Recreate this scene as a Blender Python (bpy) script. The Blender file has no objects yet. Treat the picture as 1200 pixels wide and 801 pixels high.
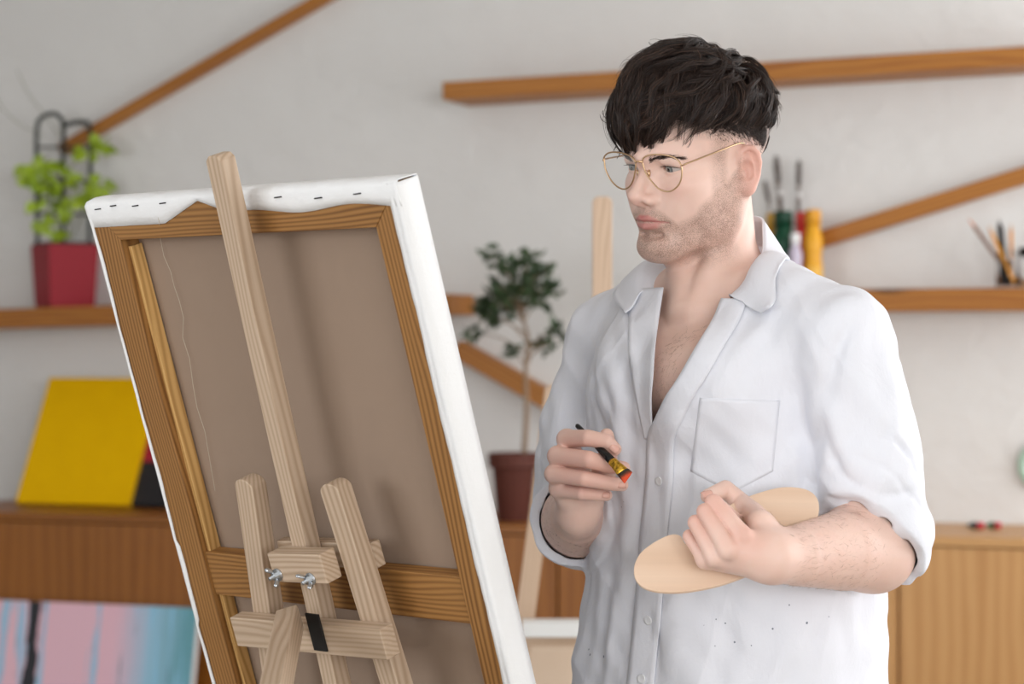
import bpy, math, random
import numpy as np
from mathutils import Vector, Matrix
random.seed(7); rng = np.random.default_rng(7)
scene = bpy.context.scene
COL = scene.collection
F_PX, EYE = 2833.0, 1.475          # 85 mm lens on a 1200 px wide frame, eye height in metres
V = Vector

def at(px, py, Y):
    """point seen at pixel (px,py) standing at distance Y"""
    return V(((px - 600.0) / F_PX * Y, Y, EYE - (py - 400.5) / F_PX * Y))

# ------------------------------------------------------------------ mesh builder
class MB:
    def __init__(s): s.v = []; s.f = []; s.m = []
    def add(s, vs, fs, mi=0):
        o = len(s.v); s.v += [tuple(v) for v in vs]
        s.f += [tuple(i + o for i in f) for f in fs]; s.m += [mi] * len(fs); return s
    def box(s, x0, x1, y0, y1, z0, z1, mi=0):
        vs = [(x, y, z) for x in (x0, x1) for y in (y0, y1) for z in (z0, z1)]
        return s.add(vs, [(0,1,3,2),(4,6,7,5),(0,4,5,1),(2,3,7,6),(0,2,6,4),(1,5,7,3)], mi)
    def prism(s, outline, z0, z1, mi=0):
        n = len(outline)
        vs = [(x, y, z0) for x, y in outline] + [(x, y, z1) for x, y in outline]
        fs = [tuple(range(n))[::-1], tuple(range(n, 2*n))] + [(i, (i+1) % n, n + (i+1) % n, n + i) for i in range(n)]
        return s.add(vs, fs, mi)
    def tube(s, pts, radii, n=8, mi=0, cap=True, flat=1.0, up=None):
        pts = [V(p) for p in pts]; k = len(pts)
        if not hasattr(radii, '__len__'): radii = [radii] * k
        T = [(pts[min(i+1, k-1)] - pts[max(i-1, 0)]).normalized() for i in range(k)]
        a = up if up is not None else V((0, 0, 1))
        if abs(T[0].dot(a)) > .95: a = V((1, 0, 0))
        a = (a - T[0] * T[0].dot(a)).normalized(); vs = []
        for i in range(k):
            a = (a - T[i] * T[i].dot(a)).normalized(); b = T[i].cross(a)
            for j in range(n):
                t = 2 * math.pi * j / n
                vs.append(pts[i] + a * (radii[i] * flat * math.cos(t)) + b * (radii[i] * math.sin(t)))
        fs = [(i*n + j, i*n + (j+1) % n, (i+1)*n + (j+1) % n, (i+1)*n + j) for i in range(k-1) for j in range(n)]
        if cap: fs += [tuple(range(n))[::-1], tuple((k-1)*n + j for j in range(n))]
        return s.add(vs, fs, mi)
    def lathe(s, prof, n=32, mi=0, c=(0, 0, 0)):
        vs = []; k = len(prof)
        for r, z in prof:
            for j in range(n):
                t = 2 * math.pi * j / n
                vs.append((c[0] + r * math.cos(t), c[1] + r * math.sin(t), c[2] + z))
        fs = [(i*n + j, i*n + (j+1) % n, (i+1)*n + (j+1) % n, (i+1)*n + j) for i in range(k-1) for j in range(n)]
        if prof[0][0] > 1e-5: fs.append(tuple(range(n))[::-1])
        if prof[-1][0] > 1e-5: fs.append(tuple((k-1)*n + j for j in range(n)))
        return s.add(vs, fs, mi)
    def ell(s, c, r, n=16, mi=0):
        prof = []
        vs = []; m = n // 2
        for i in range(m + 1):
            a = math.pi * i / m
            for j in range(n):
                t = 2 * math.pi * j / n
                vs.append((c[0] + r[0]*math.sin(a)*math.cos(t), c[1] + r[1]*math.sin(a)*math.sin(t), c[2] - r[2]*math.cos(a)))
        return s.add(vs, [(i*n + j, i*n + (j+1) % n, (i+1)*n + (j+1) % n, (i+1)*n + j) for i in range(m) for j in range(n)], mi)
    def grid(s, G, mi=0, wrap=False):
        a, b = len(G), len(G[0])
        vs = [p for row in G for p in row]
        fs = [(i*b + j, i*b + (j+1) % b, (i+1)*b + (j+1) % b, (i+1)*b + j) for i in range(a-1) for j in range(b if wrap else b-1)]
        return s.add(vs, fs, mi)
    def build(s, name, mats, parent=None, mw=None, smooth=False, bevel=0, subsurf=0, solid=0, weld=True):
        me = bpy.data.meshes.new(name); me.from_pydata(s.v, [], s.f)
        if weld:
            import bmesh
            bm = bmesh.new(); bm.from_mesh(me)
            bmesh.ops.remove_doubles(bm, verts=bm.verts, dist=1e-6)
            bmesh.ops.recalc_face_normals(bm, faces=bm.faces)
            idx = None
            bm.to_mesh(me); bm.free()
        else:
            me.polygons.foreach_set('material_index', s.m)
        if not isinstance(mats, (list, tuple)): mats = [mats]
        for m in mats: me.materials.append(m)
        if smooth: me.polygons.foreach_set('use_smooth', [True] * len(me.polygons))
        o = link(name, me, parent, mw)
        if solid:
            md = o.modifiers.new('thick', 'SOLIDIFY'); md.thickness = solid; md.offset = 0
        if subsurf:
            md = o.modifiers.new('sub', 'SUBSURF'); md.levels = md.render_levels = subsurf
        if bevel:
            md = o.modifiers.new('bev', 'BEVEL'); md.width = bevel; md.segments = 2; md.limit_method = 'ANGLE'
            md.angle_limit = math.radians(40)
            me.polygons.foreach_set('use_smooth', [True] * len(me.polygons))
            md.harden_normals = True
        return o

def link(name, data, parent=None, mw=None):
    o = bpy.data.objects.new(name, data); COL.objects.link(o)
    mw = mw if mw is not None else Matrix()
    if parent is not None:
        o.parent = parent; o.matrix_parent_inverse = WM[parent.name].inverted()
    o.matrix_basis = mw; WM[o.name] = mw.copy()
    return o
WM = {}
def tag(o, label=None, cat=None, group=None, kind=None):
    for k, v in (('label', label), ('category', cat), ('group', group), ('kind', kind)):
        if v: o[k] = v
    return o
def empty(name, loc, label=None, cat=None, group=None):
    o = link(name, None, None, Matrix.Translation(V(loc))); o.empty_display_size = .05
    return tag(o, label, cat, group)
def frame_m(o, x, y, z):
    m = Matrix((x, y, z)).transposed().to_4x4(); m.translation = o; return m
def copy_tree(o, name=None):
    c = o.copy(); COL.objects.link(c); WM[c.name] = WM[o.name].copy()
    for ch in list(o.children):
        d = ch.copy(); COL.objects.link(d); d.parent = c
    return c

# ------------------------------------------------------------------ materials
def S(c):  # sRGB 0-255 -> linear
    r = []
    for x in c:
        x = x / 255.
        r.append(x / 12.92 if x <= .04045 else ((x + .055) / 1.055) ** 2.4)
    return (*r, 1.0)
class NT:
    def __init__(s, name):
        s.mat = bpy.data.materials.new(name); s.mat.use_nodes = True
        s.t = s.mat.node_tree; s.b = s.t.nodes['Principled BSDF']
    def n(s, typ, **kw):
        nd = s.t.nodes.new(typ)
        for k, v in kw.items():
            if k in nd.inputs: s.set(nd.inputs[k], v)
            else: setattr(nd, k, v)
        return nd
    def set(s, inp, v):
        if hasattr(v, 'is_output'): s.t.links.new(v, inp)
        else: inp.default_value = v
    def p(s, **kw):
        for k, v in kw.items(): s.set(s.b.inputs[k.replace('_', ' ')], v)
        return s
    def ramp(s, fac, stops, interp='LINEAR'):
        nd = s.n('ShaderNodeValToRGB'); s.t.links.new(fac, nd.inputs[0]); r = nd.color_ramp; r.interpolation = interp
        while len(r.elements) < len(stops): r.elements.new(.5)
        for e, (p, c) in zip(r.elements, stops): e.position = p; e.color = c if len(c) == 4 else (*c, 1)
        return nd.outputs[0]
    def mix(s, fac, a, b, blend='MIX'):
        nd = s.n('ShaderNodeMix', data_type='RGBA', blend_type=blend)
        s.set(nd.inputs[0], fac); s.set(nd.inputs[6], a); s.set(nd.inputs[7], b); return nd.outputs[2]
    def math(s, op, a, b=0., c=None):
        nd = s.n('ShaderNodeMath', operation=op); s.set(nd.inputs[0], a); s.set(nd.inputs[1], b)
        if c is not None: s.set(nd.inputs[2], c)
        return nd.outputs[0]
    def coord(s, scale=(1, 1, 1), rnd=0.0, loc=(0, 0, 0)):
        tc = s.n('ShaderNodeTexCoord'); o = tc.outputs['Object']
        if rnd:
            oi = s.n('ShaderNodeObjectInfo')
            m = s.n('ShaderNodeVectorMath', operation='ADD'); s.t.links.new(o, m.inputs[0])
            cmb = s.n('ShaderNodeCombineXYZ'); k = s.math('MULTIPLY', oi.outputs['Random'], rnd)
            for i in range(3): s.t.links.new(k, cmb.inputs[i])
            s.t.links.new(cmb.outputs[0], m.inputs[1]); o = m.outputs[0]
        mp = s.n('ShaderNodeMapping'); s.t.links.new(o, mp.inputs[0]); mp.inputs['Scale'].default_value = scale
        mp.inputs['Location'].default_value = loc
        return mp.outputs[0]
    def noise(s, vec, scale=5., detail=4., rough=.55, dist=0.):
        nd = s.n('ShaderNodeTexNoise'); s.t.links.new(vec, nd.inputs['Vector'])
        nd.inputs['Scale'].default_value = scale; nd.inputs['Detail'].default_value = detail
        nd.inputs['Roughness'].default_value = rough; nd.inputs['Distortion'].default_value = dist
        return nd.outputs[0]
    def bump(s, h, strength=.2, dist=.001):
        nd = s.n('ShaderNodeBump'); s.t.links.new(h, nd.inputs['Height'])
        nd.inputs['Strength'].default_value = strength; nd.inputs['Distance'].default_value = dist
        s.t.links.new(nd.outputs[0], s.b.inputs['Normal'])
def plain(name, c, rough=.5, **kw):
    m = NT(name); m.p(Base_Color=S(c), Roughness=rough, **kw); m.b.inputs['Specular IOR Level'].default_value = .3 if 'Metallic' not in kw else .5; return m.mat
def wood(name, light, mid, dark, ring=55., rough=.55, knots=0.0, contrast=1.0):
    """pine: grain runs along the local X axis of the board"""
    m = NT(name)
    v = m.coord((1, 1, 1), 7.3)
    warp = m.noise(m.coord((1.6, 9, 9), 7.3), 1.0, 2)
    wv = m.n('ShaderNodeTexWave', wave_type='BANDS', bands_direction='Y')
    mp = m.coord((.04, 1, 1), 7.3); rot = m.n('ShaderNodeVectorRotate', rotation_type='X_AXIS'); rot.inputs['Angle'].default_value = .65
    m.t.links.new(mp, rot.inputs['Vector']); mp = rot.outputs[0]
    add = m.n('ShaderNodeVectorMath', operation='ADD'); m.t.links.new(mp, add.inputs[0])
    sc = m.n('ShaderNodeVectorMath', operation='SCALE'); cx = m.n('ShaderNodeCombineXYZ')
    m.t.links.new(warp, cx.inputs[1]); m.t.links.new(warp, cx.inputs[2])
    m.t.links.new(cx.outputs[0], sc.inputs[0]); sc.inputs['Scale'].default_value = .05
    m.t.links.new(sc.outputs[0], add.inputs[1]); m.t.links.new(add.outputs[0], wv.inputs['Vector'])
    wv.inputs['Scale'].default_value = ring; wv.inputs['Distortion'].default_value = 1.2
    wv.inputs['Detail'].default_value = 2; wv.inputs['Detail Scale'].default_value = .6
    g = m.ramp(wv.outputs['Fac'], [(0, S(light)), (.55, S(mid)), (1, S(dark))])
    fine = m.noise(m.coord((6, 260, 260), 7.3), 1.0, 3)
    c2 = m.mix(m.math('MULTIPLY', fine, .45 * contrast), g, S(tuple(x * .72 for x in mid)))
    big = m.noise(m.coord((1.5, 6, 6), 3.1), 1.0, 2)
    c3 = m.mix(m.ramp(big, [(.35, (0, 0, 0)), (.7, (.35, .35, .35))]), c2, S(light))
    if knots:
        vo = m.n('ShaderNodeTexVoronoi'); m.t.links.new(m.coord((2.2, 9, 9), 5.7), vo.inputs['Vector'])
        vo.inputs['Scale'].default_value = 1.0
        kf = m.ramp(vo.outputs['Distance'], [(.04, (1, 1, 1)), (.16, (0, 0, 0))])
        c3 = m.mix(m.math('MULTIPLY', kf, knots), c3, S(tuple(x * .45 for x in dark)))
    m.p(Base_Color=c3, Roughness=rough); m.bump(fine, .15, .0006)
    return m.mat
def cloth(name, c, c2, scale=900., rough=.9, bump=.25):
    m = NT(name)
    a = m.n('ShaderNodeTexWave', bands_direction='X'); b = m.n('ShaderNodeTexWave', bands_direction='Y')
    v = m.coord()
    for w in (a, b):
        m.t.links.new(v, w.inputs['Vector']); w.inputs['Scale'].default_value = scale; w.inputs['Distortion'].default_value = .4
    h = m.math('MULTIPLY', a.outputs['Fac'], b.outputs['Fac'])
    n = m.noise(m.coord(), 6, 4)
    m.p(Base_Color=m.mix(n, S(c), S(c2)), Roughness=rough); m.bump(h, bump, .0004)
    return m.mat
# ------------------------------------------------------------------ the room
KW = .35; KN = math.sqrt(1 + KW * KW); WALL_D = 7.466
W_DIR = V((1, -KW, 0)) / KN          # along the wall, to the right
W_OUT = V((-KW, -1, 0)) / KN         # out of the wall, into the room
UP = V((0, 0, 1))
def wpt(px, py, off=0.0):
    u = (px - 600.0) / F_PX
    Y = (WALL_D - off * KN) / (1 + KW * u)
    return at(px, py, Y)
def wz(p, z):
    q = p.copy(); q.z = z; return q
m_wall = NT('plaster')
_n1 = m_wall.noise(m_wall.coord(), 2.2, 6, .6); _n2 = m_wall.noise(m_wall.coord((1, 1, 1.6)), 9, 5, .6, .6)
m_wall.p(Base_Color=m_wall.mix(_n1, S((224, 223, 221)), S((234, 233, 231))), Roughness=.85)
m_wall.bump(m_wall.math('ADD', _n1, m_wall.math('MULTIPLY', _n2, .5)), .8, .014); m_wall = m_wall.mat
m_ceil = plain('ceiling_paint', (238, 236, 233), .9)
m_floor = wood('floor_oak', (176, 164, 150), (164, 152, 138), (146, 134, 120), 18, .4)
m_shelf = wood('oiled_pine', (190, 126, 46), (174, 106, 30), (144, 80, 18), 26, .5, knots=.8)
m_cab = wood('cabinet_veneer', (207, 158, 102), (202, 151, 95), (192, 140, 84), 9, .42, contrast=.5)
m_cabdark = wood('cabinet_veneer_brown', (162, 100, 36), (152, 92, 28), (140, 82, 22), 9, .42, contrast=.5)

c0 = V((0, WALL_D, 0))
def struct(o, label=None):
    o['kind'] = 'structure'; return o
mb = MB(); a, b = c0 - W_DIR * 5.2, c0 + W_DIR * 4.2
mb.box(-5.2, 4.2, -.15, 0, 0, 3.1)
struct(mb.build('wall_back', m_wall, None, frame_m(c0, W_DIR, -W_OUT * -1 * -1, UP) if False else frame_m(c0, W_DIR, W_OUT, UP)))
mb = MB(); mb.box(-5, 4, -3.6, 9.3, -.1, 0); struct(mb.build('floor', m_floor))
mb = MB(); mb.box(-5, 4, -3.6, 9.3, 3.1, 3.2); struct(mb.build('ceiling', m_ceil))
ly0, ly1 = -2.4, 1.4
mb = MB(); mb.box(-5.15, -5, -3.6, ly0, 0, 3.1); mb.box(-5.15, -5, ly1, 9.3, 0, 3.1); mb.box(-5.15, -5, ly0, ly1, 0, .8); mb.box(-5.15, -5, ly0, ly1, 2.85, 3.1)
struct(mb.build('wall_left', m_wall))
mb = MB()
for k in range(4):
    yy = ly0 + (ly1 - ly0) * k / 3; mb.box(-5.11, -5.06, yy - .035, yy + .035, .8, 2.85)
for zz in (.83, 2.82): mb.box(-5.105, -5.065, ly0, ly1, zz - .03, zz + .03)
struct(mb.build('added_window_3', plain('white_frame', (236, 236, 234), .4), weld=False))  # unseen window, added to bring cool fill from the left
# right wall with the big studio windows the daylight comes through
WX = 3.5
mb = MB(); y0, y1, z0, z1 = 2.3, 6.2, .75, 2.85
mb.box(WX, WX + .25, -3.6, 6.6, 0, z0); mb.box(WX, WX + .25, -3.6, 6.6, z1, 3.1)
mb.box(WX, WX + .25, -3.6, y0, z0, z1); mb.box(WX, WX + .25, y1, 6.6, z0, z1)
struct(mb.build('wall_right', m_wall))
m_white = plain('white_paint', (236, 236, 234), .4)
mb = MB()
for k in range(5):
    yy = y0 + (y1 - y0) * k / 4; mb.box(WX + .08, WX + .14, yy - .035, yy + .035, z0, z1)
for zz in (z0 + .03, 1.5, z1 - .03): mb.box(WX + .085, WX + .135, y0, y1, zz - .03, zz + .03)
struct(mb.build('window_1', m_white, weld=False))
# wall behind the viewer, with a second, unseen window added for front fill
FY = -3.4; fx0, fx1, fz0, fz1 = .2, 3.3, .8, 2.85
mb = MB()
mb.box(-5, WX + .25, FY - .2, FY, 0, fz0); mb.box(-5, WX + .25, FY - .2, FY, fz1, 3.1)
mb.box(-5, fx0, FY - .2, FY, fz0, fz1); mb.box(fx1, WX + .25, FY - .2, FY, fz0, fz1)
struct(mb.build('wall_front', m_wall))
mb = MB()
for k in range(4):
    xx = fx0 + (fx1 - fx0) * k / 3; mb.box(xx - .035, xx + .035, FY - .14, FY - .08, fz0, fz1)
for zz in (fz0 + .03, fz1 - .03): mb.box(fx0, fx1, FY - .135, FY - .085, zz - .03, zz + .03)
struct(mb.build('added_window_2', m_white, weld=False))

def board(name, mat, pTL, pTR, h, depth, label, cat, parent=None, group=None, bevel=.003):
    """a board whose front top edge runs pTL..pTR, going back `depth` to the wall"""
    x = (pTR - pTL); L = x.length; x.normalize(); z = (UP - x * UP.dot(x)).normalized(); y = z.cross(x)
    mb = MB(); mb.box(0, L, 0, depth, -h, 0)
    o = mb.build(name, mat, parent, frame_m(pTL, x, y, z), bevel=bevel)
    if label: tag(o, label, cat, group or 'wooden wall shelves')
    return o
SD = .22
board('wall_shelf', m_shelf, wpt(518, 96, SD), wpt(1262, 50, SD), .054, SD, 'long wooden wall shelf high up behind the man, nothing standing on it', 'shelf')
board('wall_shelf', m_shelf, wpt(842, 340, SD), wpt(1262, 336, SD), .064, SD, 'wooden wall shelf behind the man\'s shoulder carrying paint bottles and a pencil jar', 'shelf')
board('wall_shelf', m_shelf, wpt(-60, 364, SD), wpt(526, 344, SD), .062, SD, 'wooden wall shelf on the left carrying the red plant pot', 'shelf')
def slat(p, q, w, t, label, off=.0):
    x = (q - p); L = x.length; x.normalize(); y = W_OUT.cross(x).normalized()
    mb = MB(); mb.box(0, L, -w/2, w/2, 0, t)
    return tag(mb.build('shelf_slat', m_shelf, None, frame_m(p, x, y, W_OUT), bevel=.002), label, 'slat', 'diagonal slats on the wall')
slat(wpt(78, 176, 0), wpt(420, -22, 0), .034, .05, 'diagonal wooden slat on the wall rising from the red potted plant')
slat(wpt(952, 285, 0), wpt(1260, 188, 0), .048, .05, 'diagonal wooden slat on the wall rising beside the paint bottles')
slat(wpt(541, 408, 0), wpt(690, 492, 0), .056, .06, 'short diagonal wooden slat on the wall behind the little tree')

# ------------------------------------------------------------------ cabinets along the wall
CABZ = .95; CD = .50
def cab_local(px, off): # distance along the wall
    return (wpt(px, 600, off) - c0).dot(W_DIR)
def cabinet(name, s0, s1, mat, label, doors, z1=CABZ, ztop=.025):
    root = empty(name, c0 + W_DIR * s0, label, 'cabinet', 'low cabinets along the wall')
    fm = frame_m(c0 + W_DIR * s0, W_DIR, -W_OUT, UP); L = s1 - s0
    # local: x along wall, y into wall, z up ; front at y=-CD
    mb = MB(); mb.box(.002, L - .002, -CD + .02, -.002, .06, z1 - ztop); mb.box(.03, L - .03, -CD + .06, -.03, 0, .06)
    mb.build('body', mat, root, fm, weld=False)
    mb = MB(); mb.box(0, L, -CD - .004, -.001, z1 - ztop, z1); mb.build('top', mat, root, fm, bevel=.002)
    e = [0] + doors + [L]
    for a, b in zip(e, e[1:]):
        # veneer grain runs up the doors: local x of the door is vertical
        w = b - a - .008
        mb = MB(); mb.box(0, z1 - ztop - .07, -w, 0, 0, .02)
        o = c0 + W_DIR * (s0 + a + .004) - W_OUT * (-(CD)) + UP * .065
        mb.build('door', mat, root, frame_m(o, UP, -W_DIR, W_OUT * -1), bevel=.0015)
    return root
sA = cab_local(-90, CD); sB = cab_local(500, CD); sC = cab_local(770, CD); sS = cab_local(1053, CD); sD = cab_local(1300, CD)
cabinet('low_cabinet', sA, sB - .002, m_cabdark, 'low brown wood cabinet on the left under the yellow canvas', [])
cabinet('low_cabinet', sB, sC - .002, m_cabdark, 'low wood cabinet behind the man under the little tree', [.21, .40, .56])
cabinet('low_cabinet', sC, sD, m_cab, 'light wood cabinet at the right behind the man\'s elbow with red paint tubes on top', [sS - sC])
# ------------------------------------------------------------------ main canvas and easel
yaw, lean = .7766, .3133
R_ = V((math.cos(yaw), -math.sin(yaw), 0)); NF = V((math.sin(yaw), math.cos(yaw), 0))
U_ = (UP * math.cos(lean) - NF * math.sin(lean)).normalized()
NB = R_.cross(U_).normalized()
if NB.y > 0: NB = -NB                      # out of the back of the canvas, to the camera
CW, CH, CT = .5314, .885, .030
TR = V((-.1174, 2.45, EYE + .1616)); TL = TR - R_ * CW
def pl(px, py, off=0.0):
    """(r,u) in the canvas plane raised `off` towards the camera, of what is seen at a pixel"""
    d = at(px, py, 1.0) - V((0, 0, EYE)); o = V((0, 0, EYE))
    t = ((TL + NB * off) - o).dot(NB) / d.dot(NB); p = o + d * t
    q = p - TL; return V((q.dot(R_), q.dot(U_)))
def cp(r, u, off=0.0): return TL + R_ * r + U_ * u + NB * off
CF = lambda o: frame_m(o, R_, U_, NB)
m_bar = wood('stretcher_pine', (170, 122, 66), (152, 104, 48), (112, 70, 28), 60, .6)
m_easel = wood('easel_beech', (208, 184, 159), (198, 172, 146), (178, 150, 122), 60, .55)
m_lit_strip = wood('lit_pine', (226, 182, 116), (212, 164, 96), (170, 120, 60), 70, .6)  # paler than the bars: light on the inner side put into the colour
m_thread = plain('thread', (196, 184, 166), .8)
m_canvas_back = cloth('raw_linen', (150, 128, 110), (159, 137, 119), 700)
m_gesso = NT('primed_canvas'); _g = m_gesso.noise(m_gesso.coord(), 160, 4)
m_gesso.p(Base_Color=S((240, 240, 240)), Roughness=.7); m_gesso.bump(_g, .35, .002); m_gesso = m_gesso.mat
m_paint = NT('abstract_paint'); _g = m_paint.noise(m_paint.coord((3, 1, 1)), 6, 5)
m_paint.p(Base_Color=m_paint.ramp(_g, [(.3, S((220, 220, 225))), (.5, S((120, 160, 200))), (.6, S((230, 200, 120))), (.7, S((180, 70, 50)))]), Roughness=.5); m_paint = m_paint.mat
m_steel = plain('zinc_steel', (190, 195, 200), .3, Metallic=1.0)
m_black = plain('black_iron', (28, 26, 26), .5)
root = empty('stretched_canvas', cp(CW/2, -CH, 0), 'large stretched canvas on the easel in front, bare back and stretcher bars to the viewer', 'canvas')
o0 = CF(TL)
# painted front cloth with wrapped sides
mb = MB(); mb.box(0, CW, -CH, 0, -CT, -CT + .002); mb.build('painted_front', m_paint, root, o0)
def strip_grid(f, nu, nv): return [[f(i / nu, j / nv) for j in range(nv + 1)] for i in range(nu + 1)]
def wob(x, s): return (math.sin(x * 37 + s) + .6 * math.sin(x * 83 + 2 * s) + .4 * math.sin(x * 190 + 3 * s)) / 2
# wrapped edges: side face, and a flap folded on to the back
def side_right(a, b):
    u = -CH * a; s = b
    pts = [(CW + .001, -CT), (CW + .0022 + .0006 * wob(u, 1), -CT * .66), (CW + .0018 + .0007 * wob(u, 2), -CT * .33), (CW + .0012, -.001), (CW - .0025 + .0006*wob(u, 5), .0030 + .0008 * wob(u, 4)), (CW - .0062 + .0008 * wob(u, 3), .0002), (CW - .0085 + .0008 * wob(u, 6), .0020), (CW - .0145 + .0012 * wob(u, 7), .0006)]
    k = int(round(s * 7)); r, n = pts[k]; return (r, u, n)
mb = MB(); mb.grid(strip_grid(side_right, 160, 7)); mb.build('wrapped_edge', m_gesso, root, o0, smooth=True, solid=.0012)
def side_left(a, b):
    u = -CH * a; w = .004 + .002 * wob(u * .6, 3) + (.004 if .48 < a < .60 else 0)
    pts = [(-.001, -CT), (-.0025 - .001 * wob(u, 2), -CT * .5), (-.002, 0), (-.0005 + w * .3, .0022), (w, .0012)]
    r, n = pts[int(round(b * 4))]; return (r, u, n)
mb = MB(); mb.grid(strip_grid(side_left, 120, 4)); mb.build('wrapped_edge', m_gesso, root, o0, smooth=True, solid=.0012)
def side_top(a, b):
    r = -.002 + (CW + .003) * a
    e = .034 + .002 * wob(r, 1)
    x = r / CW
    fl = .029 if x < .26 else (.029 - (x - .26) / .13 * .024 if x < .39 else (.005 + (x - .39) / .1 * .017 if x < .49 else .022 + .003 * math.sin(x * 20)))
    pts = [(.001, -CT), (.0025 + .0010 * wob(r * 2, 2), -CT * .5), (.0018 + .0012 * wob(r * 3, 6), -.002), (-.003, .0025), (-fl * .6, .0016 + .0008 * wob(r, 3)), (-fl, .0007 + .0004 * wob(r * 2, 5))]
    u, n = pts[int(round(b * 5))]; return (r, u, n)
mb = MB(); mb.grid(strip_grid(side_top, 140, 5)); mb.build('wrapped_edge', m_gesso, root, o0, smooth=True, solid=.0012)
# raw linen seen between the bars
mb = MB(); mb.box(.01, CW - .01, -CH + .01, -.01, -CT + .0025, -CT + .004); mb.build('linen', m_canvas_back, root, o0)
BW = .046
def bar(name, p, x, y, L, w, mitre=True, t0=-CT + .004, t1=0.0):
    """p: outer corner; x: along; y: towards the middle"""
    mb = MB(); out = [(0, 0), (L, 0), (L - (w if mitre else 0), w), ((w if mitre else 0), w)]
    mb.prism(out, t0, t1); z = x.cross(y)
    if z.dot(NB) < 0:
        mb = MB(); mb.prism(out[::-1], -t1, -t0)
    return mb.build(name, m_bar, root, frame_m(p, x, y, z), bevel=.0012)
bar('stretcher_bar', cp(0, 0), R_, -U_, CW, BW)
bar('stretcher_bar', cp(0, -CH), -(-R_), U_, CW, BW)
bar('stretcher_bar', cp(0, 0), -U_, R_, CH, BW)
bar('stretcher_bar', cp(CW, 0), -U_, -R_, CH, BW)
_a = pl(239, 646.5, -.004); _b = pl(252, 696, -.004)
mb = MB(); mb.box(0, CW - 2 * BW, 0, _a.y - _b.y, 0, .020)
mb.build('cross_brace', m_bar, root, frame_m(cp(BW, _b.y, -.024), R_, U_, NB), bevel=.0012)
# paler strip painting the light on the left bar's inner side
mb = MB(); mb.box(0, CH - 2 * BW - .02, 0, .006, 0, .016); mb.build('lit_inner_strip', m_lit_strip, root, frame_m(cp(BW, -BW - .01, -.0245), -U_, R_, -NB if (-U_).cross(R_).dot(NB) < 0 else NB), bevel=.0005)
# staples
for px, py in ((115, 245), (133, 241), (159, 241), (191, 238), (326, 231), (373, 232), (419, 227)):
    q = pl(px, py, .003); mb = MB()
    mb.tube([cp(q.x - .0055, q.y, .001), cp(q.x - .005, q.y, .004), cp(q.x + .005, q.y + .0005, .004), cp(q.x + .0055, q.y, .001)], .0007, 6)
    mb.build('staple', m_black, root)
# loose thread
mb = MB(); th = []
for px, py in ((184, 248), (187, 262), (188, 280), (192, 300), (200, 318), (204, 335), (210, 352), (215, 372), (214, 395), (222, 420), (226, 450), (231, 478), (240, 505), (246, 540), (252, 575)):
    off = .002 if py < 276 else -.022
    q = pl(px, py, off); th.append(cp(q.x, q.y, off))
mb.tube(th, .00032, 5); mb.build('loose_thread', m_thread, root)

# ---- easel (member faces lie parallel to the canvas, behind it on the camera side)
er = empty('studio_easel', cp(CW * .5, -1.25, .05), 'pale wooden studio easel holding the large canvas in front', 'easel')
def member(name, A, B, w, off0, off1, rounded=True, mat=None, extend=0.0, parent=None, bevel=.0015, cl=0.0):
    """in-plane member from A to B (r,u) centre line, width w, between heights off0..off1 over the canvas back"""
    a = cp(A.x, A.y, off0); b = cp(B.x, B.y, off0); x = (b - a); L = x.length + extend; x.normalize()
    y = NB.cross(x).normalized()
    out = []
    if rounded:
        if name == 'mast': out = [(w * .22, w / 2), (0, w * .26), (0, -w * .26), (w * .22, -w / 2)]
        else: out = [(max(w * .34 + w * .34 * math.cos(math.pi / 2 + math.pi * i / 10), 0), w / 2 * math.sin(math.pi / 2 + math.pi * i / 10)) for i in range(11)]
    else: out = [(0, w/2), (0, -w/2)]
    out += [(L, -w/2), (L, w/2)]
    mb = MB(); mb.prism(out, 0, off1 - off0)
    return mb.build(name, mat or m_easel, parent or er, frame_m(a, x, y, NB), bevel=bevel)
G = .004
MT = .022
def mid(p, q): return (p + q) / 2
# mast: left / ridge edges of the face that looks at us
f1 = G + .016 + MT
mA = mid(pl(238, 184, f1), pl(258, 182, f1)); mB = mid(pl(376, 801, f1), pl(396, 801, f1))
mast = member('mast', mA, mB, .0245, G + .016, f1, extend=.45)
f2 = f1
lA = mid(pl(272, 563, f2), pl(296, 561, f2)); lB = mid(pl(300, 761, f2), pl(325, 763, f2))
member('leg', lA, lB, .030, G + .016, f2, extend=.62)
rA = mid(pl(371, 568, f2), pl(394, 566, f2)); rB = mid(pl(422, 729, f2), pl(445, 732, f2))
member('leg', rA, rB, .030, G + .016, f2, extend=.72)
# crossbar in front of the legs
f3 = f2 + .020
cA = mid(pl(268, 723, f3), pl(279, 757, f3)); cB = mid(pl(456, 738, f3), pl(443, 773, f3))
cc = member('crossbar', cA, cB, abs(pl(268, 723, f3).y - pl(279, 757, f3).y), f2, f3, rounded=False)
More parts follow.
